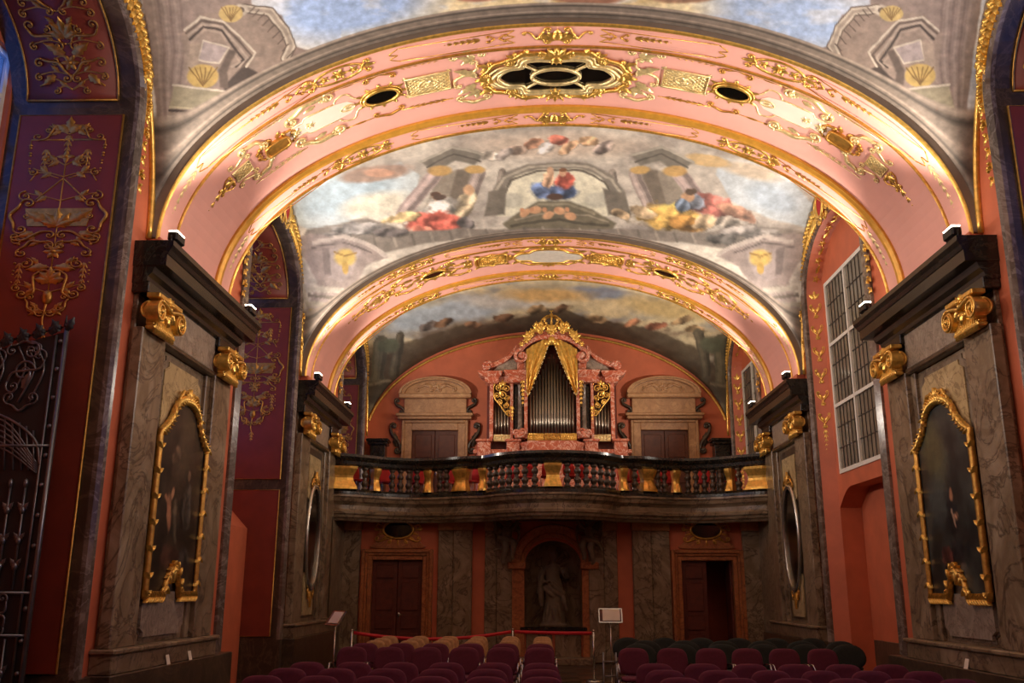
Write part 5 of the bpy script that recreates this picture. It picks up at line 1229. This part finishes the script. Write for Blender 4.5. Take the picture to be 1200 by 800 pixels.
for j, Y in enumerate((14.75, 15.7, 16.6)):
    rows(make_chair('fabric_green', True, False), [(1.25+.62*i+(.2 if j % 2 else 0), Y-.2) for i in range(6)], ('dark green round-backed chair, @ in the row next to maroon chairs', 'dark green round-backed chair, @ in the middle green row', 'dark green round-backed chair, @ in the row nearest the doors')[j], 'dark green chairs, row %d' % (j+1), aisle_last=False)
# red chairs standing behind the balustrade
pc = make_chair('fabric_red', False, False); pc.name = 'gallery_chair'
first = True
gi = 0; gpos = []; accg = .35; lastp = GP[0]
for p, N in zip(GP[1:], GN[1:]):
    accg += (p-lastp).length; lastp = p
    if accg < (.72 if abs(p.x-XB) < 1.7 else .48) or abs(p.x-XB) > 4.1: continue
    q = p-N*.5
    if any((q-r_).length < .47 for r_ in gpos): continue
    accg = 0; gpos.append(q)
    o = pc if first else copy_tree(pc); first = False; gi += 1
    o.location = (q.x, q.y, ZG); o.scale = (.66, .8, .9); o.rotation_euler = (0, 0, math.atan2(N.x, -N.y))
    tag(o, 'red padded chair behind the gallery balusters, %s from the closed-door end' % ORD[gi-1], 'chair', 'red chairs on the gallery')

# ------------------------------------------------------------------ stands, barrier, cards
def sign_stand(loc, rz, label, tilt=.5, h=1.02):
    r = empty('sign_stand', loc, rz, label=label, cat='stand')
    MB().tube([(0, 0, .02), (0, 0, h+.06)], .012, 8).obj('pole', 'silver', r)
    MB().lathe([(.15, 0), (.15, .012), (.12, .02), (.02, .03)], n=20).obj('base', 'silver', r)
    R = Matrix.Translation((0, 0, h+.13)) @ Matrix.Rotation(-tilt, 4, 'X')
    b = MB()
    for a in ((-.21, .21, -.012, .012, -.13, -.11), (-.21, .21, -.012, .012, .11, .13), (-.21, -.19, -.012, .012, -.13, .13), (.19, .21, -.012, .012, -.13, .13)): b.box(*a)
    b.tf(R).obj('frame', 'silver', r); MB().box(-.19, .19, .0, .012, -.11, .11).tf(R).obj('back_board', 'wood_door', r); MB().box(-.14, .17, -.012, -.0, -.09, .11).tf(R).obj('paper', 'paper', r)
    return r
p = hit(393, 730, 'Y', 15.2); sign_stand((p.x, 15.2, 0), -.9, 'thin sign stand with a sheet of paper beside the oval mirror pier', .6)
p = hit(715.5, 730, 'Y', 17.3); sign_stand((p.x, 17.3, 0), 0, 'thin sign stand with a sheet of paper before the statue niche', .35)
fr = empty('metal_rack', (hit(715, 790, 'Y', 14.2).x, 14.2, 0), label='narrow grey metal frame standing beside the sign stand', cat='rack')
for x in (-.1, .1):
    MB().tube([(x, -.08, 0), (x*.9, 0, .72)], .012, 6).obj('upright', 'iron', fr); MB().tube([(x, .1, 0), (x*.9, .02, .72)], .012, 6).obj('upright', 'iron', fr)
for z in (.2, .4, .6): MB().tube([(-.1, -.03, z), (.1, -.03, z)], .009, 6).obj('crossbar', 'iron', fr)
posts = []
pm = MB(); pm.tube([(0, 0, .02), (0, 0, .86)], .018, 8); pm.ball((0, 0, .87), .024)
pmm = pm.mesh('pole'); pmm.materials.append(M['silver'])
bmm = MB().lathe([(.16, 0), (.16, .012), (.13, .025), (.025, .04)], n=20).mesh('base'); bmm.materials.append(M['silver'])
for px, Y, lab in ((412.5, 17.6, 'metal barrier post at the tape end before the closed dark door'), (601, 18.3, 'metal barrier post between the two red tapes'), (695.5, 17.8, 'metal barrier post at the tape end beside the statue niche')):
    x = hit(px, 740, 'Y', Y).x; r = empty('barrier_post', (x, Y, 0), label=lab, cat='barrier post', group='barrier posts'); mkobj('pole', pmm, None, r); mkobj('base', bmm, None, r); posts.append((x, Y))
for (a, b), sag, lab in ((posts[:2], .12, 'long red barrier tape hanging before the closed dark door'), (posts[1:], .01, 'short red barrier tape stretched before the statue niche')):
    A, B = Vector((*a, .83)), Vector((*b, .83)); d = (B-A).normalized(); A += d*.03; B -= d*.03; mb = MB()
    L = [[A.lerp(B, t)+Vector((0, yy, z-sag*4*t*(1-t))) for yy, z in ((-.004, -.03), (.004, -.03), (.004, .03), (-.004, .03))] for t in lin(0, 1, 16)]
    mb.loft(L, True, True); mb.obj('barrier_tape', 'tape_red', label=lab, cat='barrier tape')
for px, py, sx, lab in ((197, 772, -1, 'small white label card on the pier plinth under the painting by the gate'), (223, 764, -1, 'tiny white label card near the organ-side end of the gate pier plinth'), (1132, 774, 1, 'small white label card on the plinth under the painting by the red niche')):
    q = hit(px, py, 'X', sx*4.645); mb = MB()
    mb.add([(0, -.05, 0), (0, .05, 0), (sx*.03, .05, .11), (sx*.03, -.05, .11), (sx*.004, -.05, 0), (sx*.004, .05, 0), (sx*.034, .05, .11), (sx*.034, -.05, .11)], [(0, 1, 2, 3), (4, 5, 6, 7), (0, 1, 5, 4), (3, 2, 6, 7), (0, 3, 7, 4), (1, 2, 6, 5)], False)
    mb.obj('label_card', 'paper', loc=(sx*4.63, q.y, .73), label=lab, cat='card')

# ------------------------------------------------------------------ statue in the niche and two angels carrying the gallery
def remeshed(mb, name, mat, vox, parent=None, **k):
    o = mb.obj(name, mat, parent, **k); m = o.modifiers.new('r', 'REMESH'); m.mode = 'VOXEL'; m.voxel_size = vox; m.use_smooth_shade = True
    s = o.modifiers.new('s', 'SMOOTH'); s.factor = .5; s.iterations = 2
    return o
def limb(mb, pts, rs, n=8): mb.tube(catmull(pts, 4), list(np.interp(np.linspace(0, len(rs)-1, (len(pts)-1)*4+1), range(len(rs)), rs)), n)
def head(mb, c, r, face):
    "face = unit direction of the face"
    f = Vector(face).normalized(); c = Vector(c); s = f.cross(UP).normalized(); up = s.cross(f)
    mb.ball(c, r*.8, r*.86, r*1.05, 12, 8); mb.ball(c+f*r*.25-up*r*.45, r*.55, r*.55, r*.55)
    mb.tube([c+f*r*.78+up*r*.2, c+f*r*1.0-up*r*.22], [r*.1, r*.16], 6); mb.ball(c+f*r*.72-up*r*.55, r*.2, r*.16, r*.1)
    for q in (-1, 1): mb.ball(c+f*r*.68+s*r*.3*q+up*r*.08, r*.13); mb.ball(c+s*r*.8*q, r*.12, r*.2, r*.26); mb.tube([c+f*r*.72+s*r*.12*q+up*r*.28, c+f*r*.6+s*r*.5*q+up*r*.26], r*.08, 5)
    for i in range(14):
        a = 2*PI*i/14; mb.ball(c-f*r*.15+s*math.cos(a)*r*.72+up*(r*.45+abs(math.sin(a))*r*.3)-f*r*.3*math.sin(a), r*.3)
def hand(mb, c, d, up, k=1.0):
    c, d = Vector(c), Vector(d).normalized(); s = d.cross(Vector(up)).normalized(); mb.tube([c, c+d*.05*k, c+d*.08*k], [.022*k, .036*k, .034*k], 8)
    for i, l in enumerate((.06, .075, .07, .055)): q = c+d*.075*k+s*(i-1.5)*.018*k; mb.tube([q, q+d*l*.6*k, q+d*l*k-Vector(up)*.02*k], [.011*k, .010*k, .008*k], 6)
    mb.tube([c+d*.02*k-s*.03*k, c+d*.05*k-s*.055*k, c+d*.085*k-s*.06*k], [.012*k, .011*k, .009*k], 6)
st = MB(); L = []
spine = [(0, .0, .08), (.02, .0, .35), (.03, -.02, .65), (.0, -.02, .9), (-.02, 0, 1.12), (.0, .01, 1.3), (.02, 0, 1.38)]
wid = [(.27, .2), (.24, .18), (.22, .17), (.22, .16), (.17, .13), (.2, .12), (.09, .08)]
for j, t in enumerate(lin(0, 6, 30)):
    i = min(5, int(t)); q = t-i; c = Vector(spine[i]).lerp(Vector(spine[i+1]), q); w0 = wid[i][0]*(1-q)+wid[i+1][0]*q; w1 = wid[i][1]*(1-q)+wid[i+1][1]*q
    fold = .10*(1-min(1, c.z/1.1)); L.append([(c.x+w0*math.cos(a)*(1+fold*math.sin(a*9+c.z*2.2)), c.y+w1*math.sin(a)*(1+fold*math.sin(a*9+c.z*2.2)), c.z) for a in [2*PI*k/40 for k in range(40)]])
st.loft(L, True, True)
limb(st, [(.0, 0, 1.34), (.02, -.02, 1.46)], [.06, .055]); head(st, (.03, -.04, 1.55), .1, (.35, -.9, -.15))
limb(st, [(-.2, 0, 1.28), (-.3, -.06, 1.06), (-.18, -.2, .98)], [.075, .065, .045]); hand(st, (-.18, -.2, .98), (1, -.2, .2), (0, 0, 1))
limb(st, [(.2, 0, 1.28), (.33, -.04, 1.08), (.3, -.16, 1.22)], [.075, .065, .045]); hand(st, (.3, -.16, 1.22), (.1, -.5, .8), (0, -1, 0))
for x0, z0, x1, z1, r in ((-.22, 1.25, -.34, .72, .06), (-.3, 1.0, -.26, .45, .07), (-.1, 1.0, .26, .72, .06), (-.2, .9, .28, .62, .055), (.2, .75, .3, .35, .06), (-.24, .85, .1, .6, .05), (.1, .6, .18, .1, .05), (-.1, .6, -.16, .1, .05), (.0, .5, .03, .08, .045)):
    limb(st, [(x0, -.1, z0), ((x0+x1)/2, -.19, (z0+z1)/2), (x1, -.12, z1)], [r*.7, r, r*.8])
st.lathe([(.32, 0), (.32, .05), (.26, .09)], n=20, sy=.75)
stat = remeshed(st, 'statue', 'stone', .014, label='stone statue of a robed figure standing in the arched niche', cat='statue'); stat.location = (ncx, YB+.22, NI[2])
for s in (-1, 1):
    a = MB()
    limb(a, [(0, 0, .42), (0, -.03, .62), (0, -.02, .74)], [.1, .12, .07]); head(a, (-.04*s, -.09, .84), .085, (-.5*s, -.8, -.3))
    limb(a, [(-.1*s, -.02, .66), (-.22*s, -.06, .78), (-.26*s, -.02, .95)], [.055, .045, .035]); hand(a, (-.26*s, -.02, .95), (-.2*s, 0, 1), (0, -1, 0), .9)
    limb(a, [(.1*s, -.02, .66), (.22*s, -.02, .6), (.26*s, -.06, .8)], [.055, .045, .035]); hand(a, (.26*s, -.06, .8), (.1*s, 0, 1), (0, -1, 0), .9)
    limb(a, [(-.06*s, 0, .44), (-.16*s, -.12, .34), (-.12*s, -.06, .08), (-.15*s, -.12, .02)], [.095, .085, .05, .035]); limb(a, [(.06*s, 0, .44), (.02*s, -.15, .26), (.08*s, -.04, -.02), (.05*s, -.1, -.09)], [.095, .08, .05, .035])
    for q in (-1, 1):
        for i in range(5): limb(a, [(.05*q, .06, .66), (.2*q+.02*i*q, .1, .82-.05*i), (.34*q-.03*i*q, .12, .8-.13*i)], [.03, .035, .012])
    limb(a, [(-.18, -.06, .5), (0, -.13, .44), (.2, -.04, .36), (.3*s, 0, .2)], [.05, .075, .06, .03])
    o = remeshed(a, 'angel_statue', 'stone', .013, label='carved stone angel under the gallery at the niche arch, %s' % ('towards the closed door' if s < 0 else 'towards the open door'), cat='statue', group='angels at the niche'); o.location = (hit(594 if s < 0 else 690, 625, 'Y', YB-.22).x, YB-.34, 2.24)
# ------------------------------------------------------------------ organ
OX, OY = .13, 23.85
org = empty('pipe_organ', (OX, OY, ZG), label='baroque pipe organ with rose marbled case, gilded curtains and crown on the gallery', cat='organ')
ZO = -ZG
def ob(mb, name, mat, par=None): return mb.obj(name, mat, par or org)
def Z(z): return z-ZG
# pedestal
mb = MB(); mb.cbox(-1.95, 1.95, .0, .9, 0, Z(4.95), .02); mb.cbox(-2.03, 2.03, -.06, .95, Z(4.95), Z(5.06), .02); ob(mb, 'base', 'marble_rose')
for x in (-1.75, -1.0, 1.0, 1.75): mb = MB(); mb.cbox(x-.17, x+.17, -.1, .2, 0, Z(5.25), .02); mb.cbox(x-.21, x+.21, -.14, .24, Z(5.25), Z(5.32), .02); ob(mb, 'base_pier', 'marble_rose')
mb = MB(); mb.loft([[(x*k, y, z) for x, y in ((-.85, .05), (-.6, -.32), (.6, -.32), (.85, .05))] for k, z, y_ in ((.9, Z(4.9), 0), (1, Z(5.1), 0), (1.06, Z(5.16), 0), (1.06, Z(5.22), 0), (.96, Z(5.24), 0))], True, True, False); ob(mb, 'console_cornice', 'marble_rose')
mb = MB(); mb.cbox(-1.7, 1.7, .3, .85, Z(5.06), Z(6.9), .02); mb.cbox(-.8, .8, .25, .85, Z(6.9), Z(7.9), .02); ob(mb, 'case_back', 'wood_door')
# gilded band under the pipes
for a, b, m_ in ((-.62, -.22, 'gold'), (-.2, .2, 'gold_dull'), (.22, .62, 'gold'), (-1.5, -1.08, 'gold_pale'), (1.08, 1.5, 'gold_pale')):
    fn = planemap((0, -.16 if abs(a) < 1 and abs(b) < 1 else .02, Z(5.36)), (1, 0, 0), (0, 0, 1), (0, -1, 0)); o = Orn(fn); o.plate([(a, -.08), (b, -.08), (b, .08), (a, .08)], -.05, 0)
    for i in range(5): x = a+.05+(b-a-.1)*i/4; o.cscroll(x-.03, -.04, x+.03, .04, .04, .025, .012); o.leaf(x, 0, i*1.3, .07, .05)
    o.stroke([(a, -.08), (b, -.08), (b, .08), (a, .08)], .012, .012, 0, closed=True, sm=1); ob(o.mb, 'gilded_band', m_)
# pipes
def pipe(x, y, z0, h, r):
    q = MB(); q.lathe([(r*.25, 0), (r*.95, .3*min(1, h)), (r, .32*min(1, h)), (r, h), (r*.85, h)], (0, 0, 0), 12); q.loft([[(-r*.5, -r*1.02, .4*min(1, h)), (r*.5, -r*1.02, .4*min(1, h))], [(-r*.35, -r*1.04, .52*min(1, h)), (r*.35, -r*1.04, .52*min(1, h))]], False, False, False)
    o = q.obj('pipe', 'pipe_tin', org, loc=(x, y, Z(z0))); return o
for i in range(-7, 8):
    x = i*.078; k = abs(i)/7; h = 2.1-1.0*k**1.1; r = .037 if i % 2 else .034
    pipe(x, -.02+.1*k*k, 5.46, h, r)
for s in (-1, 1):
    for i in range(5):
        x = s*(1.14+i*.082); pipe(x, .16, 5.44, 1.05-.06*i, .036)
# columns and panels
for s in (-1, 1):
    q = MB(); q.cbox(s*.63, s*.72, -.12, .3, Z(5.32), Z(7.25), .012); ob(q, 'tower_post', 'marble_rose')
    q = MB(); q.cbox(s*1.0, s*1.08, -.04, .3, Z(5.32), Z(6.8), .012); ob(q, 'tower_post', 'marble_rose'); q = MB(); q.cbox(s*1.52, s*1.62, -.02, .35, Z(5.32), Z(6.85), .012); ob(q, 'tower_post', 'marble_rose')
    q = MB(); q.lathe([(.07, 0), (.07, .04), (.055, .07), (.05, .6), (.042, 1.1), (.055, 1.12), (.06, 1.18)], (s*.83, -.12, Z(5.55)), 14); ob(q, 'column', 'marble_streak')
    q = MB(); q.lathe([(.13, 0), (.14, .06), (.1, .1), (.12, .16), (.09, .22)], (s*.83, -.12, Z(5.33)), 14); fn = planemap((s*.83, -.2, Z(5.45)), (s, 0, 0), (0, 0, 1), (0, -1, 0)); o = Orn(fn); o.mb = q; o.spiral(-.08, .02, .1, 1.4, 0, 1, .03); o.spiral(.1, .0, .09, 1.4, PI, -1, .03); ob(q, 'column_volute', 'marble_rose')
    q = MB(); q.cbox(s*.74, s*.98, .1, .3, Z(5.5), Z(6.8), .01); ob(q, 'dark_panel', 'marble_black')
    fn = planemap((s*.83, -.22, Z(6.45)), (s, 0, 0), (0, 0, 1), (0, -1, 0)); o = Orn(fn); o.husk(-.08, .4, -PI/2, .7, .1, 6, .5); ob(o.mb, 'gilded_drop', 'gold'); o = Orn(fn); o.husk(.2, -.3, -PI/2, .4, .09, 4, .5); ob(o.mb, 'gilded_drop', 'gold')
    # entablature block over the columns and outer block
    q = MB()
    for i, (p, z) in enumerate(((.0, 6.78), (.05, 6.83), (.05, 6.92), (.12, 6.98), (.15, 7.05))): pass
    pr_ = [(.0, 6.78), (.04, 6.83), (.04, 6.92), (.1, 6.97), (.14, 7.05), (.14, 7.08)]
    xa, xb = (.68, 1.1)
    q.loft([[(s*(xa-p*.3), -.2-p, Z(z)), (s*(xb+p), -.2-p, Z(z)), (s*(xb+p), .4, Z(z)), (s*(xa-p*.3), .4, Z(z))] for p, z in pr_], True, True, False)
    q.loft([[(s*(1.42-p), -.1-p, Z(z)), (s*(1.66+p*1.9), -.1-p, Z(z)), (s*(1.66+p*1.9), .4, Z(z)), (s*(1.42-p), .4, Z(z))] for p, z in pr_], True, True, False)
    q.cbox(s*1.0, s*1.6, .0, .4, Z(6.8), Z(7.0), .02); ob(q, 'entablature', 'marble_rose')
    # broken raking pediment with volute
    q = MB(); P = catmull([(s*1.75, -.1, Z(7.06)), (s*1.66, -.1, Z(7.2)), (s*1.4, -.1, Z(7.3)), (s*1.1, -.1, Z(7.48)), (s*.92, -.1, Z(7.72))], 5)
    q.loft([[p+Vector((0, y, z)) for y, z in ((-.12, -.07), (-.12, .05), (-.06, .09), (.4, .09), (.4, -.07))] for p in P], True, True, False); fn = planemap((s*1.68, -.24, Z(7.2)), (s, 0, 0), (0, 0, 1), (0, -1, 0)); o = Orn(fn); o.mb = q; o.spiral(0, 0, .13, 1.6, PI, -1, .045, .0); ob(q, 'raking_pediment', 'marble_rose')
    q = MB(); fn = planemap((s*1.2, .02, Z(7.08)), (s, 0, 0), (0, 0, 1), (0, -1, 0)); q.prism([(-.3, 0), (.36, 0), (.2, .16), (-.05, .3), (-.28, .5)], fn, 0, .1); ob(q, 'pediment_field', 'marble_pale')
    # big inner scroll beside the curtain
    q = MB(); fn = planemap((s*.78, -.22, Z(7.35)), (s, 0, 0), (0, 0, 1), (0, -1, 0)); o = Orn(fn); o.mb = q
    for h in (0, .08, -.08): o.spiral(0, .1, .19, 1.5, PI/2, -1, .06, h)
    q.cbox(s*.66, s*.9, -.2, .35, Z(7.08), Z(7.4), .03)
    P = catmull([(s*.84, -.18, Z(7.62)), (s*.62, -.2, Z(7.84)), (s*.36, -.22, Z(7.98)), (0, -.24, Z(8.02))], 6); q.loft([[p+Vector((0, y, z)) for y, z in ((-.06, -.1), (-.1, .0), (-.04, .08), (.4, .08), (.4, -.1))] for p in P], True, True, False); ob(q, 'crest_arch', 'marble_rose')
    # openwork over the side pipes
    fn = planemap((s*1.28, .02, Z(6.45)), (s, 0, 0), (0, 0, 1), (0, -1, 0)); o = Orn(fn)
    for (u, v, R, a0, d) in ((-.1, .2, .1, 0, 1), (.1, .22, .09, 2, -1), (.0, .02, .11, 1, 1), (-.12, -.06, .08, 3, -1), (.14, .02, .08, 0, 1), (-.08, -.24, .08, 2, 1), (-.14, -.4, .06, 0, -1), (.08, -.14, .07, 4, -1)): o.spiral(u, v, R, 1.5, a0, d, .02); o.leaf(u, v, a0, R*1.6, R*.8)
    o.stroke([(.2, .34), (.22, 0), (.06, -.24), (-.16, -.52), (-.2, -.3), (-.2, .34)], .022, .022, 0, closed=True); o.spray(0, .3, PI/2, 3, 1.4, .18, .1); ob(o.mb, 'gilded_openwork', 'gold')
    # gilded curtain
    q = MB(); Lp = []
    for t in lin(0, 1, 22):
        row = []
        for v in lin(0, 1, 16):
            outer = .66; inner = .03+.6*v**1.15
            zt_ = Z(7.93)-.3*t**1.6; zb_ = Z(6.42)+.12*math.sin(t*PI)
            zz = zt_+(zb_-zt_)*v; x = inner+(outer-inner)*t; zz += (1-t)*.0
            row.append((s*x, -.28+.05*math.sin(t*15+v*5)*(.4+.6*v)+.02*math.sin(t*31-v*9)-.06*math.sin(v*PI), zz-(1-t)*.06*v))
        Lp.append(row)
    q.loft(Lp, False, False); q.loft([[(p[0], p[1]+.05, p[2]) for p in r_] for r_ in Lp], False, False); c_ = ob(q, 'gilded_curtain', 'gold')
    o = Orn(lambda u, v, h=0: Vector((s*u, -.3-h, v))); o.beads([(Lp[0][0][0]*s, Lp[0][0][2]), (Lp[0][5][0]*s, Lp[0][5][2]), (Lp[0][10][0]*s, Lp[0][10][2]), (Lp[0][15][0]*s, Lp[0][15][2]), (Lp[21][15][0]*s, Lp[21][15][2])], .025, .025, 26); ob(o.mb, 'curtain_fringe', 'gold_pale', c_)['kind'] = 'stuff'
    fn = planemap((0, -.36, 0), (s, 0, 0), (0, 0, 1), (0, -1, 0)); o = Orn(fn)
    o.spray(.55, Z(7.92), .7, 4, 1.8, .26, .12); o.rosette(.66, Z(7.86), .1, 6); o.rosette(.78, Z(7.76), .08, 6); o.cscroll(.3, Z(8.08), .62, Z(7.98), .1, .07, .03); o.rosette(.34, Z(8.2), .13, 7); o.rosette(.5, Z(8.1), .1, 6); o.spray(.3, Z(8.12), 1.2, 5, 2, .28, .12); o.blob(.4, Z(8.28), .07, .07, 0, .07); o.blob(.28, Z(8.3), .07, .07, 0, .07); ob(o.mb, 'gilded_flowers', 'gold')
# crest, cherub heads, crown
q = MB(); q.ball((0, -.3, Z(7.86)), .11, .1, .12, 12, 8)
for s in (-1, 1): q.ball((s*.12, -.28, Z(7.8)), .09, .08, .09, 10, 6)
ob(q, 'gilded_cherub', 'gold')
q = MB(); q.cbox(-.18, .18, -.3, .2, Z(8.02), Z(8.18), .03); ob(q, 'crest_block', 'marble_rose')
q = MB(); q.lathe([(.17, 0), (.2, .03), (.17, .06), (.19, .08), (.16, .1)], (0, -.15, Z(8.2)), 16)
for i in range(8):
    a = 2*PI*i/8; c, s = math.cos(a), math.sin(a); q.tube(catmull([(c*.18, -.15+s*.18, Z(8.28)), (c*.27, -.15+s*.27, Z(8.42)), (c*.16, -.15+s*.16, Z(8.55)), (0, -.15, Z(8.56))], 5), .022, 6); q.ball((c*.2, -.15+s*.2, Z(8.34)), .04); q.ball((c*.26, -.15+s*.26, Z(8.43)), .032)
q.ball((0, -.15, Z(8.6)), .055); q.cbox(-.012, .012, -.165, -.135, Z(8.64), Z(8.78), .003); q.cbox(-.05, .05, -.165, -.135, Z(8.7), Z(8.725), .003); ob(q, 'gilded_crown', 'gold')
fn = planemap((0, -.34, 0), (1, 0, 0), (0, 0, 1), (0, -1, 0)); o = Orn(fn); o.spray(0, Z(8.1), PI/2, 5, 2.6, .22, .11); o.rosette(0, Z(8.1), .12, 7)
for fl in (1, -1): o.at(0, 0, flip=fl).cscroll(.1, Z(8.22), .26, Z(8.12), .08, .06, .026)
ob(o.mb, 'gilded_crest', 'gold')
